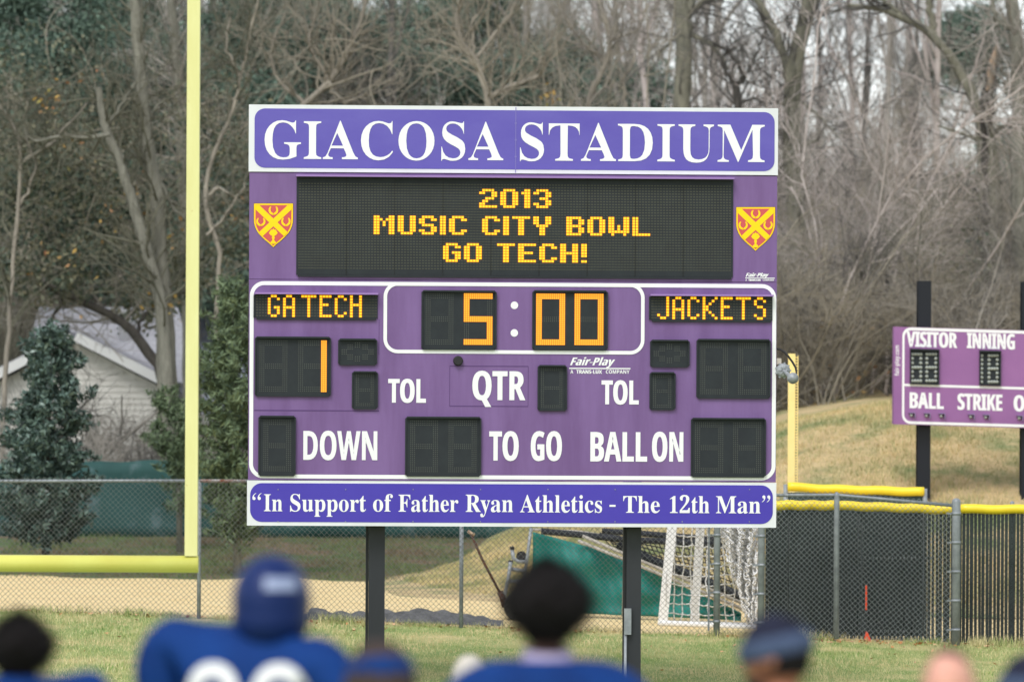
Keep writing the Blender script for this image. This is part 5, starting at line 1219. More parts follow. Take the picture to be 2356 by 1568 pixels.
# undergrowth: many-stemmed thicket from the wood's edge back
pl = []
for i in range(130):
    y = RW.uniform(101, 160); x = RW.uniform(-1.12, 1.12) * y * 0.1
    px = PX + x / y * F
    if px > 1550 and RW.random() < 0.36: continue
    if y < 119 and 60 < px < 760: y = RW.uniform(121, 140); x = (px - PX) / F * y
    mi = RW.choice([0, 1, 2, 3, 4], p=[0.30, 0.20, 0.10, 0.34, 0.06] if px > 1250 else ([0.24, 0.34, 0.20, 0.02, 0.20] if px > 680 else [0.14, 0.14, 0.38, 0.0, 0.34]))
    if px < 680 and y < 111: y = RW.uniform(111, 135); x = (px - PX) / F * y
    s = RW.uniform(0.75, 1.35)
    pl.append((RW.integers(5), x, y, float(land(x, y)) - 0.2, RW.uniform(0, 6.3), s, s * RW.uniform(0.9, 1.3), mi))
scatter_mesh('undergrowth', sh_all, pl, TWM)

# far evergreens standing in the wood, one mass of foliage
def foliage_pts(rng, n_cl, per, ext, cl_r, shell=0.5):
    u = norm(rng.normal(size=(n_cl, 3))) * (rng.uniform(shell, 1, (n_cl, 1)) ** 0.6)
    c = u * np.array(ext)
    return (c[:, None, :] + rng.normal(size=(n_cl, per, 3)) * cl_r * np.array([1, 1, 0.6])).reshape(-1, 3)
rng = np.random.default_rng(9); pts = []
for px, py, dp, rx, rz, ncl in ((60, 110, 118, 2.3, 2.2, 150), (170, 250, 121, 1.9, 1.5, 90), (-20, 260, 116, 1.6, 2.0, 80), (270, 60, 128, 1.5, 1.8, 70), (545, 160, 126, 1.9, 1.7, 100), (690, 60, 128, 1.5, 1.3, 60), (640, 200, 130, 1.8, 1.0, 70),
                                (860, 190, 133, 2.2, 1.0, 100), (960, 80, 136, 1.6, 1.2, 60), (1180, 190, 134, 2.0, 1.0, 80), (1290, 150, 138, 1.2, 1.0, 45), (1080, 40, 138, 1.3, 0.8, 40), (1450, 215, 136, 1.3, 0.8, 50), (520, 420, 122, 1.6, 1.9, 110), (420, 300, 130, 1.6, 1.6, 80),
                                (200, 420, 124, 2.0, 1.3, 90), (60, 520, 122, 1.6, 1.2, 60), (320, 560, 124, 1.5, 1.3, 60), (2255, 100, 140, 1.3, 1.0, 70), (2300, 440, 138, 0.7, 0.9, 40), (2170, 180, 150, 1.0, .9, 20), (2330, 330, 140, 0.8, 0.5, 20), (350, 200, 122, 1.5, 1.6, 90), (430, 480, 120, 1.2, 1.6, 80), (120, 370, 119, 2.2, 1.2, 120), (560, 300, 121, 1.2, 1.3, 70), (300, 330, 121, 1.6, 1.0, 70), (20, 480, 119, 1.4, 1.0, 60), (250, 600, 121, 2.2, 0.9, 90), (500, 620, 119, 1.6, 1.0, 80), (760, 130, 131, 1.6, 1.3, 70)):
    c = P(px, py, dp); pts.append(foliage_pts(rng, int(ncl * 1.3), 120, (rx, 1.2, rz), 0.26, 0.2) + c)
flakes('evergreen_woods', np.concatenate(pts), 0.042, M['ever_far'], 10, elong=1.6, kind='stuff')

# ---- trees one can tell apart: trunk and limbs drawn from the photo at their own distance
def px_line(pts, depth, n=14, seed=0, jit=0.0):
    p = np.array([P(q[0], q[1], depth + (q[2] if len(q) > 2 else 0)) for q in pts])
    s = np.concatenate([[0], np.cumsum(np.linalg.norm(np.diff(p, axis=0), axis=1))]); t = np.linspace(0, s[-1], n)
    # smooth resample (Catmull-like through cubic interpolation of each axis)
    out = np.stack([np.interp(t, s, p[:, k]) for k in range(3)], -1)
    for _ in range(1):
        out[1:-1] = 0.25 * out[:-2] + 0.5 * out[1:-1] + 0.25 * out[2:]
    return out + np.random.default_rng(seed).normal(0, jit, out.shape) * np.array([1, 1, 0.3])
def hero(label, depth, trunk, rtrunk, limbs, m, mt, twigs=(60, 240, 500), seed=0, group='tall bare trees along the edge of the wood', name='bare_tree', tw_len=(0.8, 2.2), extra=None, up=0.1):
    sc = depth / F
    tl = px_line(trunk, depth, 20, seed, 0.015); gz_ = float(land(tl[0, 0], tl[0, 1]))
    tl = np.concatenate([[[tl[0, 0], tl[0, 1], min(gz_, tl[0, 2]) - 0.3]], tl]); 
    rt_ = np.interp(np.linspace(0, 1, len(tl)), np.linspace(0, 1, len(rtrunk)), rtrunk) * sc
    root = empty(name, (tl[0, 0], tl[0, 1], gz_), label, 'tree', group)
    parts = [tubes(tl[None], rt_[None], 12)]
    lines = [(tl[5:], rt_[5:])]
    for i, (lp, r0, r1) in enumerate(limbs):
        ln = px_line(lp, depth, 14, seed + i + 1, 0.02); rr_ = np.linspace(r0, r1, 14) * sc
        parts.append(tubes(ln[None], rr_[None], 8)); lines.append((ln, rr_))
    V, Q = cat(parts); mesh_arrays('trunk', V, Q, mats=[m], parent=root, smooth=True)
    rng = np.random.default_rng(seed + 50)
    par = np.stack([np.stack([np.interp(np.linspace(0, 1, 14), np.linspace(0, 1, len(l)), l[:, k]) for k in range(3)], -1) for l, _ in lines]); pr = np.stack([np.interp(np.linspace(0, 1, 14), np.linspace(0, 1, len(r)), r) for _, r in lines])
    if len(par) > 1: par, pr = np.concatenate([par[1:], par[:1]]), np.concatenate([pr[1:], pr[:1]])
    a = grow(rng, par, np.minimum(pr, 0.06), twigs[0], tw_len, (0.5, 1.2), 8, up, 0.22, 0.05, 0.5, 0.012)
    b = grow(rng, *a, twigs[1], (0.5, 1.3), (0.4, 1.0), 6, 0.05, 0.26, 0.1, 0.55, 0.007)
    c = grow(rng, *b, twigs[2], (0.3, 0.8), (0.4, 1.0), 5, 0.03, 0.26, 0.1, 0.6, 0.005)
    V, Q = cat([tubes(*a, 5), tubes(*b, 3), tubes(*c, 3)]); mesh_arrays('crown', V, Q, mats=[mt], parent=root)
    return root, lines, c
hero('tall straight grey tree beside the upright of the goalpost, in front of the house', 101.6, [(388, 1060), (384, 850), (376, 650), (358, 450), (332, 280), (318, 120), (309, -30)], (31, 24, 20, 17, 15, 13), [([(356, 440), (372, 415), (392, 470), (440, 520)], 5, 3), ([(336, 300), (356, 250), (370, 230), (415, 275)], 4, 2)], M['bark'], M['twig_e'], seed=1)
hero('slimmer grey trunk bending left beside the tall straight tree', 101.2, [(392, 1000), (382, 800), (362, 640), (330, 560), (308, 470), (287, 400), (262, 330), (240, 300), (226, 200)], (14, 15, 15, 14, 13, 11, 8), [([(250, 310), (200, 318), (150, 310), (75, 330), (60, 295)], 6, 3), ([(240, 300), (280, 240), (310, 190)], 5, 2)], M['bark'], M['twig_e'], seed=2)
hero('dark leaning branch-like tree slanting down across the grey roof', 104, [(402, 925), (378, 870), (345, 815), (310, 765), (260, 725), (200, 700), (130, 665), (60, 640), (0, 600), (-60, 560)], (13, 13, 12, 10, 9, 7, 6, 5), [([(130, 665), (145, 690), (120, 730), (100, 780)], 5, 2), ([(320, 770), (318, 735), (365, 700), (450, 660)], 5, 3)], M['bark_dark'], M['twig_a'], seed=3, twigs=(40, 120, 240))
hero('pale twisting tree hugging the left edge of the photo', 102, [(8, 960), (14, 820), (28, 640), (40, 480), (52, 370), (30, 280), (-20, 220)], (6, 6, 5, 5, 4, 3), [([(40, 480), (70, 430), (85, 380), (60, 310)], 4, 2), ([(52, 370), (120, 330), (200, 240)], 4, 2)], M['bark_pale'], M['twig_e'], seed=4, twigs=(50, 200, 420))
hero('pale crooked tree arching just right of the yellow upright', 101, [(500, 700), (506, 560), (470, 480), (475, 390), (500, 340), (548, 230), (560, 150), (580, 60), (600, -20)], (5, 5, 6, 5, 5, 4, 3, 3), [([(470, 460), (500, 430), (530, 445), (560, 470)], 5, 2), ([(555, 180), (520, 110), (530, 40)], 4, 2), ([(480, 540), (530, 480), (565, 420)], 4, 2)], M['bark_pale'], M['twig_e'], seed=5, twigs=(50, 180, 360))
hero('grey trunk partly hidden directly behind the yellow upright', 110, [(440, 900), (436, 600), (420, 350), (405, 160), (395, -30)], (22, 18, 14, 11), [([(428, 420), (460, 340), (500, 300)], 6, 3)], M['bark'], M['twig_a'], seed=6)
hero('tan forked tree rising behind the top left corner of the scoreboard', 108, [(640, 420), (660, 300), (700, 235), (745, 205), (770, 175), (800, 120), (830, 60), (850, -30)], (8, 8, 7, 7, 6, 5, 4), [([(768, 205), (735, 150), (710, 105), (720, 40)], 5, 3), ([(700, 235), (640, 190), (620, 130), (640, 60)], 5, 2), ([(760, 210), (800, 235), (850, 215)], 4, 2)], M['bark_pale'], M['twig_b'], seed=7, twigs=(70, 300, 600))
hero('pale branching tree above the letters of the banner, with a Y fork', 107, [(1120, 420), (1122, 300), (1125, 225), (1105, 170), (1092, 130), (1062, 105), (1050, 60), (1062, -30)], (10, 9, 9, 8, 7, 6, 5), [([(1122, 225), (1170, 200), (1220, 185), (1250, 170), (1255, 120)], 7, 4), ([(1095, 135), (1130, 90), (1170, 40), (1200, -20)], 5, 3), ([(1092, 130), (1085, 60), (1120, 0)], 4, 2)], M['bark_pale'], M['twig_b'], seed=8, twigs=(70, 300, 600))
hero('tan crooked tree in the middle, between the pale Y fork and the thick trunk', 109, [(1380, 420), (1350, 280), (1355, 220), (1398, 140), (1408, 80), (1380, 20), (1370, -30)], (9, 8, 7, 6, 5), [([(1396, 145), (1350, 105), (1310, 60), (1280, 0)], 5, 2), ([(1440, 260), (1435, 190), (1460, 130)], 5, 3), ([(1408, 90), (1470, 70), (1490, 10)], 4, 2)], M['bark_pale'], M['twig_a'], seed=9, twigs=(60, 260, 520))
hero('thick greenish trunk standing above the right part of the banner', 117, [(1552, 930), (1558, 600), (1566, 250), (1574, 120), (1572, 60), (1560, -40)], (26, 23, 20, 20, 17), [([(1590, 75), (1582, 30), (1612, 12), (1660, -30)], 7, 5), ([(1590, 78), (1640, 105), (1668, 140), (1672, 160)], 7, 3), ([(1565, 75), (1530, 110), (1510, 135)], 5, 2), ([(1572, 60), (1590, 20), (1592, -40)], 12, 9)], M['bark_green'], M['twig_c'], seed=10)
hero('slim dark tree with a small Y crown left of the tall right-hand trunk', 112, [(1690, 600), (1700, 400), (1697, 240), (1692, 195)], (11, 10, 9, 9), [([(1692, 195), (1670, 165), (1660, 130), (1690, 110)], 6, 3), ([(1692, 195), (1715, 180), (1700, 150), (1670, 115), (1640, 100)], 6, 3), ([(1715, 180), (1740, 130), (1760, 70)], 4, 2), ([(1700, 240), (1730, 225), (1770, 240), (1800, 225)], 4, 2)], M['bark_dark'], M['twig_c'], seed=11, twigs=(60, 240, 420))
hero('tall forked grey trunk just right of the scoreboard', 113, [(1858, 930), (1850, 760), (1838, 560), (1826, 400), (1818, 250), (1826, 150), (1850, 60), (1868, -40)], (33, 27, 24, 22, 21, 20, 18, 17), [([(1816, 190), (1800, 115), (1775, 60), (1745, 10), (1730, -40)], 12, 8), ([(1822, 240), (1790, 238), (1760, 210)], 4, 2), ([(1840, 335), (1860, 330), (1882, 320)], 5, 3), ([(1838, 230), (1890, 270), (1930, 320)], 3, 1.5)], M['bark_green'], M['twig_c'], seed=12)
hero('big greenish tree on the right with a long limb arching to the upper left', 111, [(2300, 900), (2288, 700), (2284, 560), (2276, 420), (2268, 320), (2262, 260)], (36, 27, 24, 25, 26, 20), [([(2262, 270), (2240, 215), (2200, 150), (2160, 90), (2110, 55), (2070, 35), (2010, 15), (1945, 14)], 15, 5), ([(2150, 85), (2140, 30), (2135, -30)], 9, 7), ([(2075, 35), (2030, 0), (2010, -30)], 6, 5), ([(2270, 330), (2300, 290), (2335, 285)], 6, 3), ([(2262, 330), (2220, 310), (2160, 290)], 5, 2), ([(2265, 345), (2210, 400), (2150, 420)], 4, 2)], M['bark_green'], M['twig_c'], seed=13)
hero('grey trunk at the right edge of the photo behind the baseball board', 109, [(2356, 930), (2348, 650), (2342, 400), (2344, 200), (2336, 60), (2325, -30)], (24, 20, 18, 17, 15), [([(2342, 260), (2320, 220), (2305, 190)], 5, 2), ([(2340, 80), (2290, 40), (2275, -20)], 7, 5)], M['bark'], M['twig_a'], seed=14)
hero('dark spreading tree low between the right-hand trunk and the baseball board', 104, [(2040, 960), (2058, 820), (2078, 740), (2062, 690), (2044, 650)], (9, 8, 8, 7, 5), [([(2050, 672), (2010, 668), (1985, 640), (1970, 610)], 5, 2), ([(2010, 668), (1960, 720), (1925, 770)], 4, 2), ([(2044, 650), (2030, 615), (2050, 600)], 4, 2), ([(2070, 770), (2130, 780), (2170, 800)], 4, 2), ([(2068, 745), (2020, 790), (1990, 850)], 4, 2)], M['bark_dark'], M['twig_c'], seed=15, twigs=(60, 200, 360), tw_len=(0.6, 1.6))
# broken stub on the big right-hand tree: its own snag
sp = px_line([(2268, 255), (2276, 200), (2284, 150), (2292, 110)], 110.6, 8, 3, 0.01); scq = 110.6 / F
snag = empty('broken_tree', (sp[0, 0], sp[0, 1], float(land(sp[0, 0], sp[0, 1]))), 'broken snag with raw split wood beside the arching limb', 'tree')
tl = np.concatenate([px_line([(2270, 900), (2271, 600), (2268, 300)], 110.9, 8, 4, 0.01), sp])
V, Q = tubes(tl[None], (np.concatenate([np.full(8, 13), np.linspace(17, 11, 8)]) * scq)[None], 10); mesh_arrays('trunk', V, Q, mats=[M['bark_dark']], parent=snag, smooth=True)
st = sp[2:] + np.array([-0.02, -0.13, 0.04]); V, Q = tubes(st[None], (np.array([4, 8, 9, 8, 6, 2.0]) * scq)[None], 8); mesh_arrays('split_wood', V, Q, mats=[M['wood_raw']], parent=snag, smooth=True)

# vines and withered leaves on the left
rng = np.random.default_rng(60); pts = []; st_ = []
for px, py, dp, rx, rz, n in ((60, 420, 103, 1.1, 1.2, 26), (180, 480, 104, 1.2, 1.2, 30), (130, 600, 103, 1.3, 0.8, 26), (280, 480, 108, 0.9, 1.3, 20), (420, 620, 104, 0.8, 1.0, 20), (320, 720, 106, 0.8, 0.5, 12), (520, 600, 103, 0.8, 1.2, 22), (550, 420, 105, 0.6, 0.8, 12), (60, 640, 103, 0.9, 0.7, 16), (230, 300, 108, 1.2, 0.7, 16), (2180, 600, 108, 1.4, 0.9, 10), (120, 350, 106, 1.6, 1.2, 40), (330, 620, 107, 1.5, 0.9, 30), (480, 300, 108, 1.3, 1.4, 30), (100, 200, 109, 1.6, 1.4, 30)):
    c = P(px, py, dp); pts.append(foliage_pts(rng, n, 40, (rx, 0.9, rz), 0.24, 0.05) + c)
flakes('vine_leaves', np.concatenate(pts), 0.052, M['ivy'], 61, elong=1.1, kind='stuff')
pts = []
for px, py, n, s in ((125, 250, 14, .16), (175, 330, 12, .2), (300, 430, 10, .25), (105, 235, 12, .12), (410, 540, 16, .25), (270, 500, 12, .25), (1270, 222, 26, .12), (385, 700, 18, .25), (130, 560, 16, .5), (560, 500, 12, .3), (200, 200, 10, .3), (1900, 860, 26, .6), (1960, 900, 20, .4), (2080, 840, 18, .5), (2000, 760, 10, .4)):
    c = P(px, py, 101.5); pts.append(c + rng.normal(size=(n, 3)) * s)
flakes('withered_leaves', np.concatenate(pts), 0.055, M['autumn'], 62, kind='stuff')
# tangled vines: long arching strands
n = 300; pp = np.zeros((n, 12, 3))
cx_ = np.where(rng.random(n) < 0.8, rng.uniform(-40, 640, n), rng.uniform(640, 1500, n)); cy_ = np.where(cx_ < 640, rng.uniform(180, 680, n), rng.uniform(60, 300, n)); dd = rng.uniform(103, 113, n)
dr = norm(rng.normal(size=(n, 3)) * np.array([1, 0.5, 0.8])); L = rng.uniform(0.7, 2.6, n) / 11; ax = norm(rng.normal(size=(n, 3)) * np.array([0.4, 1, 0.4])); bend_ = rng.normal(0, 0.22, n)
pp[:, 0] = np.array([P(a, b, c) for a, b, c in zip(cx_, cy_, dd)])
for k in range(1, 12):
    dr = norm(dr + np.cross(ax, dr) * bend_[:, None] + rng.normal(0, 0.10, (n, 3))); pp[:, k] = pp[:, k - 1] + dr * L[:, None]
rd = rng.uniform(0.006, 0.016, n)[:, None] * np.linspace(1, 0.4, 12)[None]
l2 = grow(rng, pp, rd, 1500, (0.4, 1.1), (0.4, 1.1), 6, 0.03, 0.25, 0.1, 0.6, 0.006)
V, Q = cat([tubes(pp, rd, 5), tubes(*l2, 3)]); o = mesh_arrays('vines', V, Q, mats=[M['twig_b']], smooth=True); o["kind"] = 'stuff'

# the dark broad-leaved evergreen by the house
def leafy(name, label, cat_, base, pts, size, m, trunk, mt, seed, elong=1.6, group=None, top=None):
    root = empty(name, base, label, cat_, group)
    mb = MB(); mb.tube(trunk[0], trunk[1], 8); mb.build('trunk', mt, root)
    flakes('crown', pts, size, m, seed, parent=root, elong=elong)
    return root
rng = np.random.default_rng(70); ED = 88.0
def cone_pts(outline, depth, n_cl, per, cl_r, rng, spray=0.0):
    """outline: list of (py, left px, right px); a round crown with that silhouette"""
    py = np.array([o[0] for o in outline], float); lf = np.array([o[1] for o in outline], float); rt2 = np.array([o[2] for o in outline], float)
    wts = np.interp(np.linspace(py[0], py[-1], 200), py, rt2 - lf); yy = rng.choice(np.linspace(py[0], py[-1], 200), n_cl, p=wts / wts.sum()) + rng.normal(0, 2, n_cl)
    c = (np.interp(yy, py, lf) + np.interp(yy, py, rt2)) / 2; h = (np.interp(yy, py, rt2) - np.interp(yy, py, lf)) / 2
    a = rng.uniform(0, 2 * np.pi, n_cl); h = h * (0.86 + 0.22 * np.sin(yy * 0.09 + 2 * np.cos(a)) + 0.14 * np.sin(yy * 0.23 + 3 * np.sin(a))); q = rng.uniform(0.35, 1.02, n_cl) ** 0.7
    C = np.array([P(c[i] + h[i] * q[i] * math.cos(a[i]), yy[i], depth + h[i] * q[i] * math.sin(a[i]) * depth / F) for i in range(n_cl)])
    if spray:     # sprigs reaching outward and up from each clump
        ax_ = norm(np.stack([C[:, 0] - np.array([P(c[i], 1000, depth)[0] for i in range(n_cl)]), C[:, 1] - depth, np.full(n_cl, 0.25)], -1) + rng.normal(0, 0.15, (n_cl, 3)))
        t_ = rng.random((n_cl, per, 1)) ** 0.8
        return (C[:, None, :] + ax_[:, None, :] * (t_ - 0.4) * spray * rng.uniform(0.5, 1.4, (n_cl, 1, 1)) + rng.normal(size=(n_cl, per, 3)) * cl_r * (1.1 - 0.8 * t_)).reshape(-1, 3)
    return (C[:, None, :] + rng.normal(size=(n_cl, per, 3)) * cl_r).reshape(-1, 3)
pts = cone_pts([(760, 90, 150), (800, 62, 178), (860, 58, 182), (900, 60, 196), (950, 22, 200), (1000, 8, 190), (1060, 4, 205), (1120, -12, 225), (1180, -4, 212), (1215, 8, 196), (1238, 34, 170)], ED, 640, 34, 0.07, rng, 0.32)
b = gp(105, 0, ED); leafy('holly_tree', 'dense dark glossy evergreen in front of the white house, left of the goalpost', 'tree', b, pts, 0.036, M['ever_dark'], ([b - [0, 0, .1], P(108, 1150, ED), P(112, 950, ED), P(118, 790, ED)], [.07, .06, .04, .015]), M['bark_dark'], 71)
pts = cone_pts([(640, 528, 545), (700, 500, 570), (800, 470, 600), (900, 462, 620), (1000, 470, 640), (1100, 480, 650), (1180, 485, 640), (1235, 500, 600)], 86, 330, 90, 0.075, rng, 0.5)
b = gp(548, 0, 86); leafy('cedar_tree', 'feathery green cedar between the yellow upright and the scoreboard', 'tree', b, pts, 0.022, M['cedar'], ([b - [0, 0, .1], P(546, 1100, 86), P(540, 900, 86), P(536, 660, 86)], [.075, .06, .04, .012]), M['bark'], 72, 3.0)
pts = cone_pts([(905, 350, 385), (940, 360, 440), (1000, 345, 450), (1060, 370, 450), (1100, 380, 450), (1180, 395, 450)], 92, 70, 80, 0.075, rng, 0.5)
b = gp(415, 0, 92); leafy('cedar_tree', 'low yellow-green cedar bush peeking out left of the yellow upright by the house', 'tree', b, pts, 0.022, M['cedar'], ([b - [0, 0, .1], P(412, 1100, 92), P(408, 950, 92)], [.06, .05, .02]), M['bark'], 73, 3.0)
# brambles in front of the house wall
br = shrub(301, 2.6, 8, 40, 160, 300, 0.9, 0.3)
pl = [(0, P(px, 1000, dp)[0], dp, float(land(P(px, 1000, dp)[0], dp)) - 0.1, a, s, s, mi) for px, dp, a, s, mi in ((240, 101, 0.3, 1.0, 0), (300, 103, 2.1, 1.15, 0), (350, 100, 4.0, .9, 2), (200, 104, 1.0, 1.2, 0), (-10, 99, 5.0, 1.1, 0), (30, 102, 2.6, 1.3, 2), (600, 100, 3.3, 1.2, 0))]
scatter_mesh('brambles', [br[0]], pl, TWM)
# dense brushwood at the foot of the wood on the right
pl = []
for i in range(46):
    px = RW.uniform(1500, 2420); dp = RW.uniform(98, 116); x = (px - PX) / F * dp
    s = RW.uniform(0.5, 0.95); pl.append((RW.integers(5), x, dp, float(land(x, dp)) - 0.15, RW.uniform(0, 6.3), s, s * 0.8, RW.choice([0, 1, 2, 4], p=[.36, .34, .12, .18])))
scatter_mesh('brushwood', sh_all, pl, TWM)
# ------------------------------------------------------------------ people
def skin_surface(nodes, edges, root=0, levels=2):
    """one continuous surface grown round a skeleton: nodes (x,y,z,rx,ry)"""
    me = bpy.data.meshes.new("skel"); me.from_pydata([n[:3] for n in nodes], edges, [])
    o = bpy.data.objects.new("skel", me); COL.objects.link(o)
    m = o.modifiers.new("skin", 'SKIN'); m.use_smooth_shade = True; m.branch_smoothing = 0.6
    for i, n in enumerate(nodes):
        me.skin_vertices[0].data[i].radius = (n[3], n[4] if len(n) > 4 else n[3])
        me.skin_vertices[0].data[i].use_root = (i == root)
    s = o.modifiers.new("sub", 'SUBSURF'); s.levels = levels; s.render_levels = levels
    dg = bpy.context.evaluated_depsgraph_get(); ev = o.evaluated_get(dg); em = ev.to_mesh()
    V = np.array([v.co[:] for v in em.vertices]); Fs = [tuple(p.vertices) for p in em.polygons]
    ev.to_mesh_clear(); bpy.data.objects.remove(o); bpy.data.meshes.remove(me)
    return V, Fs

def head_shape(d):
    """radius of a head in direction d (x right, y forward, z up), before scaling"""
    x, y, z = d[:, 0], d[:, 1], d[:, 2]
    r = 1 / np.sqrt((x / 0.076) ** 2 + (y / 0.098) ** 2 + (z / 0.120) ** 2)
    jaw = np.clip(-z - 0.25, 0, 1); r *= 1 - 0.22 * jaw * np.abs(x) * 1.5
    r *= 1 + 0.10 * np.clip(y, 0, 1) * np.clip(-z - 0.45, 0, 1)
    g = lambda cx, cz, sx, sz: np.exp(-((x - cx) / sx) ** 2 - ((z - cz) / sz) ** 2) * (y > 0)
    r += 0.020 * g(0, -0.18, 0.11, 0.16) + 0.006 * g(0, 0.02, 0.08, 0.2)            # nose
    r -= 0.009 * (g(0.32, 0.06, 0.16, 0.10) + g(-0.32, 0.06, 0.16, 0.10))            # eye sockets
    r += 0.005 * (g(0.32, 0.20, 0.25, 0.06) + g(-0.32, 0.20, 0.25, 0.06))            # brows
    r += 0.004 * (g(0, -0.47, 0.26, 0.05) + g(0, -0.58, 0.22, 0.05)) - 0.004 * g(0, -0.525, 0.24, 0.025)   # lips
    return r

def person(px, top_py, depth, face_deg, label, skin, hair=None, hair_m=None, hat=None, jersey_m=None, pads=1.0, number=None, beard=None, collar=None, hair_top=0.0, pants_m=None, tilt=0.0, stoop=0.0, sh_up=0.0, hair_s=1.0, body_dx=0.0, sh_roll=0.0):
    """px, top_py: where the crown of the bare head is seen; feet on the ground"""
    top = P(px, top_py, depth); x0, y0 = top[0], top[1]; g0 = float(land(x0, y0)); Ht = top[2] - g0
    root = empty('person', (x0, y0, g0), label, 'person', 'players and coaches seen from behind at the bottom of the photo')
    fa = math.radians(face_deg); ca, sa = math.cos(fa), math.sin(fa)
    def W(v):
        v = np.asarray(v, float); return np.stack([x0 + v[:, 0] * ca - v[:, 1] * sa, y0 + v[:, 0] * sa + v[:, 1] * ca, g0 + v[:, 2]], -1)
    k = Ht / 1.82
    hc_ = np.array([0, 0.02 + stoop * 0.06, Ht - 0.120]); sh_z = Ht - 0.36 + sh_up * 0.3; jz = Ht - 0.36 + sh_up
    nodes = []; E = []; N = {}
    def nd(n, p, rx, ry=None, to=None):
        N[n] = len(nodes); nodes.append((p[0], p[1], p[2], rx, ry or rx))
        if to: E.append((N[to], N[n]))
    nd('pelvis', (0, 0, 0.97 * k), 0.155, 0.115); nd('waist', (0, 0.0, 1.12 * k), 0.145, 0.10, 'pelvis'); nd('chest', (0, 0.0, 1.32 * k), 0.17, 0.12, 'waist')
    nd('collar', (0, -0.01, sh_z + 0.05), 0.10, 0.085, 'chest'); nd('neck', (0, 0.0, sh_z + 0.13), 0.060, 0.060, 'collar'); nd('jaw', (0, 0.015, hc_[2] - 0.05), 0.070, 0.082, 'neck'); nd('skull', (0, 0.02, hc_[2] + 0.03), 0.075, 0.095, 'jaw'); nd('crown', (0, 0.015, hc_[2] + 0.085), 0.05, 0.065, 'skull')
    for s, S in ((-1, 'l'), (1, 'r')):
        nd('sh' + S, (s * 0.19 * k, -0.01, sh_z), 0.068, 0.068, 'collar'); nd('el' + S, (s * 0.27 * k, -0.02, sh_z - 0.30 * k), 0.046, 0.046, 'sh' + S); nd('wr' + S, (s * 0.28 * k, 0.07, sh_z - 0.55 * k), 0.030, 0.026, 'el' + S)
        nd('pa' + S, (s * 0.28 * k, 0.095, sh_z - 0.63 * k), 0.022, 0.040, 'wr' + S)
        for f, (dy, dl) in enumerate(((-0.03, 0.062), (-0.010, 0.075), (0.010, 0.082), (0.030, 0.075))):
            b = (s * 0.278 * k, 0.10 + dy, sh_z - 0.68 * k)
            nd('f%d%s' % (f, S), b, 0.0095, 0.0095, 'pa' + S); nd('g%d%s' % (f, S), (b[0] - s * 0.012, b[1] + 0.006, b[2] - dl * 0.55), 0.0088, 0.0088, 'f%d%s' % (f, S)); nd('h%d%s' % (f, S), (b[0] - s * 0.035, b[1] + 0.008, b[2] - dl), 0.0075, 0.0075, 'g%d%s' % (f, S))
        nd('t0' + S, (s * 0.262 * k, 0.145, sh_z - 0.63 * k), 0.011, 0.011, 'pa' + S); nd('t1' + S, (s * 0.245 * k, 0.165, sh_z - 0.675 * k), 0.009, 0.009, 't0' + S)
        nd('hip' + S, (s * 0.095 * k, 0, 0.90 * k), 0.092, 0.092, 'pelvis'); nd('kn' + S, (s * 0.11 * k, 0.015, 0.49 * k), 0.060, 0.060, 'hip' + S); nd('ca' + S, (s * 0.115 * k, -0.015, 0.34 * k), 0.056, 0.058, 'kn' + S); nd('an' + S, (s * 0.12 * k, -0.01, 0.09), 0.038, 0.042, 'ca' + S); nd('to' + S, (s * 0.135 * k, 0.15, 0.035), 0.040, 0.028, 'an' + S)
    V, Fs = skin_surface(nodes, E)
    # model the head: pull every point of the skull to the head shape
    dv = V - hc_; ln = np.linalg.norm(dv, axis=1); dn = dv / (ln[:, None] + 1e-9)
    wgt = sm(-0.135, -0.085, dv[:, 2]) * (ln < 0.22)
    V = V * (1 - wgt[:, None]) + (hc_ + dn * head_shape(dn)[:, None]) * wgt[:, None]
    for s in (-1, 1):     # ears
        e = hc_ + np.array([s * 0.078, -0.005, -0.012]); dd_ = V - e
        q = np.exp(-(dd_[:, 1] / 0.022) ** 2 - (dd_[:, 2] / 0.034) ** 2) * (np.abs(dd_[:, 0]) < 0.03); V[:, 0] += s * 0.017 * q; V[:, 1] -= 0.006 * q
    def put(name, V, Fs, m, par=root, smooth=True):
        me = bpy.data.meshes.new(name); Wd = W(V) - origin_of(par); me.from_pydata([tuple(p) for p in Wd], [], Fs); me.materials.append(m)
        me.polygons.foreach_set("use_smooth", np.ones(len(Fs), bool) if smooth else np.zeros(len(Fs), bool)); me.update()
        o = bpy.data.objects.new(name, me); COL.objects.link(o); o.parent = par; return o
    put('body', V, Fs, skin)
    def ball(c, rx, ry, rz, nu=40, nv=28, keep=None, noise=0.0, seed=0):
        rr = np.random.default_rng(seed); v = []; idx = {}
        for j in range(nv + 1):
            th_ = math.pi * j / nv
            for i in range(nu):
                ph = 2 * math.pi * i / nu; v.append((math.sin(th_) * math.sin(ph), math.sin(th_) * math.cos(ph), math.cos(th_)))
        v = np.array(v); f = [(j * nu + i, (j + 1) * nu + i, (j + 1) * nu + (i + 1) % nu, j * nu + (i + 1) % nu) for j in range(nv) for i in range(nu)]
        if keep is not None:
            ok = keep(v); f = [q for q in f if all(ok[a] for a in q)]
        sc_ = 1 + noise * (np.sin(v[:, 0] * 7 + seed) * np.sin(v[:, 1] * 6 + 1) * np.sin(v[:, 2] * 8) + 0.5 * np.sin(v[:, 0] * 17) * np.sin(v[:, 2] * 19 + 2)) + rr.normal(0, noise * 0.15, len(v))
        return v * sc_[:, None] * np.array([rx, ry, rz]) + c, f
    # clothes
    jm = jersey_m or M['jersey']; w_ = pads
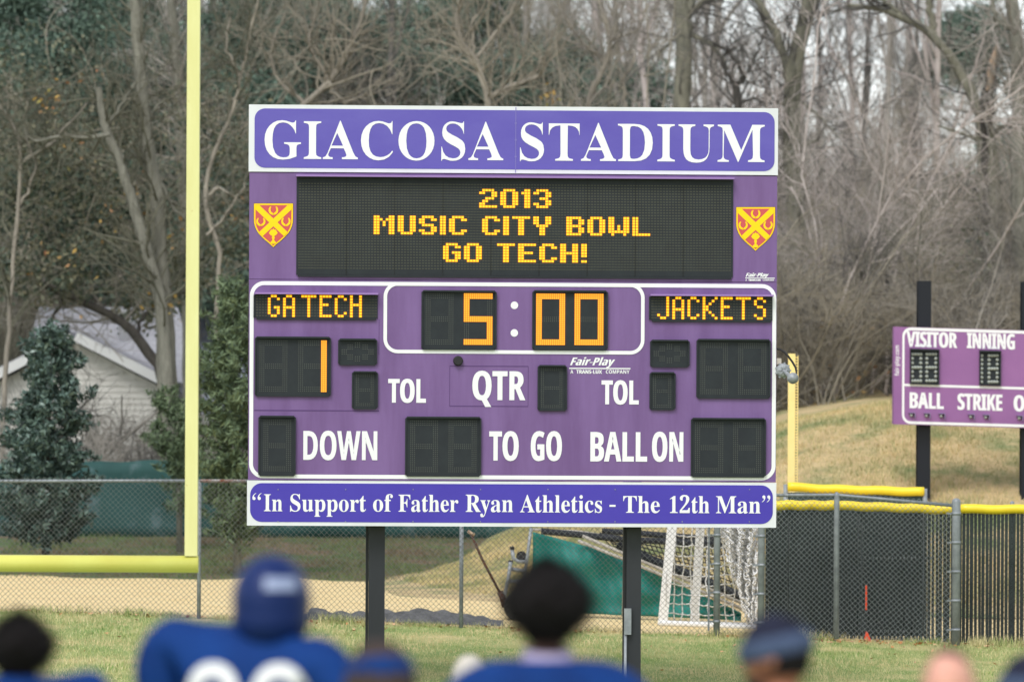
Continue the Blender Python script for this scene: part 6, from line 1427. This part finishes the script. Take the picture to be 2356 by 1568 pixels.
    jn = [(0, 0, 0.93 * k, 0.175, 0.135), (0, 0, 1.12 * k, 0.17, 0.13), (body_dx * 0.6, -0.01, 1.33 * k, 0.205 * w_, 0.15 * w_), (body_dx, -0.015, jz + 0.005, 0.15 * w_, 0.125 * w_), (body_dx * 0.5, -0.012, max(sh_z, jz - 0.05) + 0.075, 0.085, 0.082)]
    je = [(0, 1), (1, 2), (2, 3), (3, 4)]
    for s in (-1, 1):
        b = len(jn); jn += [(body_dx + s * 0.205 * k * (0.6 + 0.4 * w_), -0.015, jz - s * sh_roll, 0.098 * w_, 0.098 * w_), (body_dx + s * 0.262 * k * (0.5 + 0.5 * w_), -0.015, jz - 0.10 - s * sh_roll, 0.085 * w_, 0.085 * w_), (s * 0.285 * k * (0.6 + 0.4 * w_), -0.02, sh_z - 0.26 * k, 0.07, 0.07)]; je += [(3, b), (b, b + 1), (b + 1, b + 2)]
    JV, JF = skin_surface(jn, je); j_o = put('jersey', JV, JF, jm)
    if collar:
        a = np.linspace(0, 2 * np.pi, 33)[:-1]
        ring1 = [np.stack([0.080 * np.sin(a) * q, 0.082 * np.cos(a) * q - 0.004, np.full(32, z) + 0.012 * np.cos(a)], -1) for q, z in ((1.12, sh_z + 0.085), (0.96, sh_z + 0.125), (0.90, sh_z + 0.125), (1.0, sh_z + 0.08))]
        put('collar', np.concatenate(ring1), [(q * 32 + i, q * 32 + (i + 1) % 32, (q + 1) * 32 + (i + 1) % 32, (q + 1) * 32 + i) for q in range(3) for i in range(32)], collar, j_o)
    pn = [(0, 0, 0.98 * k, 0.165, 0.125)]; pe = []
    for s in (-1, 1):
        b = len(pn); pn += [(s * 0.095 * k, 0, 0.86 * k, 0.108, 0.108), (s * 0.11 * k, 0.015, 0.49 * k, 0.076, 0.078), (s * 0.118 * k, -0.01, 0.12, 0.062, 0.066)]; pe += [(0, b), (b, b + 1), (b + 1, b + 2)]
    PV, PF = skin_surface(pn, pe); put('trousers', PV, PF, pants_m or M['pants'])
    for s in (-1, 1):
        SV, SF = skin_surface([(s * 0.12 * k, -0.05, 0.05, 0.045, 0.05), (s * 0.128 * k, 0.06, 0.048, 0.05, 0.045), (s * 0.138 * k, 0.19, 0.035, 0.045, 0.03)], [(0, 1), (1, 2)]); put('shoe', SV, SF, M['shoe'])
    if number:
        from mathutils.bvhtree import BVHTree
        bv = BVHTree.FromPolygons([tuple(v) for v in JV], JF); vs = []; fs = []
        g_ = glyph_polys(number, SANS); ap_ = [p for g in g_ for q in g for p in q]; a0 = min(p[0] for p in ap_); a1 = max(p[0] for p in ap_)
        nh, nw, ztop = 0.27, 0.42, jz - 0.055
        import bmesh
        bm = bmesh.new()
        for g in g_:
            cs = [embolden([((p[0] - a0) / (a1 - a0) * nw - nw / 2 + body_dx + 0.035, ztop - nh + p[1] / CAP_SANS * nh) for p in q], 0.0) for q in g]
            for flat, tri, loops in tess(cs):
                bvs = [bm.verts.new((p[0], 0, p[1])) for p in flat]
                for t in tri:
                    try: bm.faces.new([bvs[i] for i in t])
                    except ValueError: pass
        for _ in range(2): bmesh.ops.subdivide_edges(bm, edges=[e for e in bm.edges if e.calc_length() > 0.02], cuts=1, use_grid_fill=False)
        bmesh.ops.triangulate(bm, faces=bm.faces)
        bm.verts.ensure_lookup_table(); bm.verts.index_update()
        for v in bm.verts:
            h = bv.ray_cast(Vector((v.co.x, -1.0, v.co.z)), Vector((0, 1, 0)))
            y = h[0].y if h[0] else -0.16
            vs.append((v.co.x, y - 0.006, v.co.z))
        fs = [tuple(v.index for v in f.verts) for f in bm.faces]; bm.free()
        put('jersey_number', np.array(vs), fs, M['letter'], j_o, False)
    # hair and headgear
    face_cut = lambda v: ~((v[:, 1] > 0.35) & (v[:, 2] < 0.42))
    if hair == 'afro':
        HV, HF = ball(hc_ + np.array([0, -0.03, 0.035 + hair_top * 0.4]), (0.128 + hair_top * 0.3) * hair_s, 0.135 * hair_s, 0.125 + hair_top * 0.6, 64, 48, lambda v: ~((v[:, 1] > 0.55) & (v[:, 2] < 0.30)), 0.035, 3); lowz = np.clip((hc_[2] + 0.02 - HV[:, 2]) / 0.12, 0, 1); HV[:, :2] = hc_[:2] + (HV[:, :2] - hc_[:2]) * (1 - 0.30 * lowz ** 1.3)[:, None]; h_ = put('hair', HV, HF, hair_m)
        rr = np.random.default_rng(4); nrm_ = norm(HV - (hc_ + np.array([0, -0.03, 0.03]))); pk = rr.integers(0, len(HV), 2600); bs = HV[pk] - nrm_[pk] * 0.01; e1 = norm(rr.normal(size=(2600, 3))) * 0.004; tp = bs + nrm_[pk] * rr.uniform(0.015, 0.05, 2600)[:, None] + rr.normal(0, 0.005, (2600, 3))
        put('hair_strands', np.stack([bs - e1, bs + e1, tp], 1).reshape(-1, 3), [tuple(t) for t in np.arange(7800).reshape(-1, 3)], hair_m, h_, False)
    elif hair == 'short':
        HV, HF = ball(hc_ + np.array([0, -0.006, 0.010]), 0.084 * hair_s, 0.105 * hair_s, 0.123 * (0.5 + 0.5 * hair_s), 48, 34, lambda v: ~((v[:, 1] > 0.25) & (v[:, 2] < 0.45)) & (v[:, 2] > -0.55), 0.02, 5); put('hair', HV, HF, hair_m)
    elif hair == 'thin':
        HV, HF = ball(hc_ + np.array([0, -0.004, 0.002]), 0.081, 0.103, 0.126, 48, 34, lambda v: (v[:, 2] > 0.70 + 0.22 * v[:, 1]) | ((v[:, 1] < 0.1) & (v[:, 2] > -0.4) & (np.abs(v[:, 0]) > 0.75)), 0.02, 5); put('hair', HV, HF, hair_m)
    if beard:
        BV, BF = ball(hc_ + np.array([0, 0.012, -0.02]), 0.079, 0.098, 0.118, 48, 34, lambda v: (v[:, 2] < -0.30) & (v[:, 1] > 0.05) & ~((np.abs(v[:, 0]) < 0.28) & (v[:, 2] > -0.62) & (v[:, 2] < -0.45) & (v[:, 1] > 0.6)), 0.02, 6); put('beard', BV, BF, beard)
    if hat == 'helmet':
        c = hc_ + np.array([0, -0.005, 0.012])
        HV, HF = ball(c, 0.118, 0.145, 0.140, 64, 44, lambda v: ~((v[:, 1] > 0.45) & (v[:, 2] < 0.35)) & (v[:, 2] > -0.80), 0.0)
        HV[:, 2] = np.where(HV[:, 2] < c[2] - 0.02, c[2] - 0.02 + (HV[:, 2] - c[2] + 0.02) * 1.35, HV[:, 2]); lo_ = sm(-0.02, -0.10, HV[:, 2] - c[2]); HV[:, :2] = c[:2] + (HV[:, :2] - c[:2]) * (1 + 0.12 * lo_)[:, None] * np.array([0.98, 0.98])
        h_ = put('helmet', HV, HF, M['helmet']); s_ = h_.modifiers.new('solid', 'SOLIDIFY'); s_.thickness = 0.012
        def patch(name, az, el, wd, ht, m):
            vs = []; 
            for j in range(7):
                for i in range(9):
                    a = math.radians(az + wd * (i / 8 - 0.5)); e_ = math.radians(el + ht * (j / 6 - 0.5)); d_ = np.array([math.cos(e_) * math.sin(a), math.cos(e_) * math.cos(a), math.sin(e_)])
                    vs.append(c + d_ * np.array([0.133, 0.160, 0.155]))
            put(name, np.array(vs), [(j * 9 + i, j * 9 + i + 1, j * 9 + i + 10, j * 9 + i + 9) for j in range(6) for i in range(8)], m, h_)
        patch('sticker', 145, 22, 52, 16, mat('sticker_grey', lin(150, 162, 190), 0.4)); patch('bumper', 192, -38, 24, 14, mat('bumper_pale', lin(170, 184, 214), 0.4))
        mb = MB()
        for z in (-0.01, -0.05, -0.09):
            ar = [W(np.array([[0.125 * math.sin(t), c[1] + 0.02 + 0.155 * math.cos(t), c[2] + z]]))[0] for t in np.linspace(-1.3, 1.3, 14)]; mb.tube(ar, 0.006, 6)
        mb.build('face_mask', M['pad'], h_)
    elif hat == 'beanie':
        c = hc_ + np.array([0, -0.004, 0.012])
        T_ = lambda q_: c + (q_ - c) @ np.array([[1, 0, 0], [0, math.cos(tilt), -math.sin(tilt)], [0, math.sin(tilt), math.cos(tilt)]]).T
        HV, HF = ball(c, 0.092, 0.114, 0.122, 56, 40, lambda v: v[:, 2] > -0.02, 0.012, 8); HV = T_(HV); b_ = put('beanie', HV, HF, M['jersey_dark'])
        a = np.linspace(0, 2 * np.pi, 49)[:-1]; rg = []
        for q, z in ((0.99, -0.014), (1.045, -0.008), (1.055, 0.034), (1.0, 0.050)):
            rg.append(np.stack([0.093 * np.sin(a) * q, 0.115 * np.cos(a) * q, np.full(48, z)], -1) + c)
        put('beanie_cuff', T_(np.concatenate(rg)), [(q * 48 + i, q * 48 + (i + 1) % 48, (q + 1) * 48 + (i + 1) % 48, (q + 1) * 48 + i) for q in range(3) for i in range(48)], M['beanie_band'], b_)
    elif hat == 'headband':
        c = hc_ + np.array([0, -0.004, 0.0]); a = np.linspace(0, 2 * np.pi, 49)[:-1]; rg = []
        for q, z in ((1.0, -0.03), (1.06, -0.02), (1.06, 0.03), (0.99, 0.045)):
            rg.append(np.stack([0.098 * np.sin(a) * q, 0.122 * np.cos(a) * q, z + 0.035 - 0.03 * np.cos(a)], -1) + c)
        put('headband', np.concatenate(rg), [(q * 48 + i, q * 48 + (i + 1) % 48, (q + 1) * 48 + (i + 1) % 48, (q + 1) * 48 + i) for q in range(3) for i in range(48)], jm)
    return root
DP = 17.35
person(46, 1418, DP, 12, 'person with short round black hair and white collar, at the left edge', M['skin_dark'], 'afro', M['hair_black'], jersey_m=M['jersey'], collar=M['letter'], hair_top=-0.04, sh_up=0.12, hair_s=0.95, pads=1.2)
person(622, 1305, DP, -14, 'tall person in a navy football helmet and blue jersey with big white back number', M['skin_dark'], None, hat='helmet', pads=1.26, number='OO', sh_up=0.10, body_dx=-0.075, sh_roll=0.04)
person(876, 1496, 15.4, 10, 'person with brown hair and a blue headband, right of the helmeted player', M['skin_pink'], 'short', M['hair_brown'], hat='headband', jersey_m=M['jersey'], hair_s=1.3)
person(1080, 1512, 24.0, 0, 'farther person with pale blond hair, lowest head in the middle', M['skin_pink'], 'short', M['hair_grey'], jersey_m=M['jersey'])
person(1260, 1332, DP, 5, 'person with big rounded black afro hair and blue jersey in front of the scoreboard post', M['skin_dark'], 'afro', M['hair_black'], collar=mat('collar_lilac', lin(170, 160, 190), 0.7), hair_top=0.012, pads=1.34, hair_s=1.1, sh_up=0.01)
person(1800, 1420, 16.0, 72, 'bearded person in a navy beanie with pale cuff, turned to the left', M['skin_brown'], 'short', M['hair_black'], hat='beanie', beard=M['hair_brown'], tilt=-0.22, jersey_m=M['jersey_dark'], pants_m=M['jersey_dark'])
person(2186, 1492, 15.6, 165, 'person with pink skin and thin receding brown hair, facing the photographer', M['skin_pink'], 'thin', M['hair_brown'], jersey_m=M['letter'], pants_m=M['jersey_dark'])
person(2362, 1512, DP, -30, 'person in navy beanie and periwinkle jersey at the right edge', M['skin_pink'], 'short', M['hair_brown'], hat='beanie', jersey_m=M['shirt_peri'], pads=1.3)
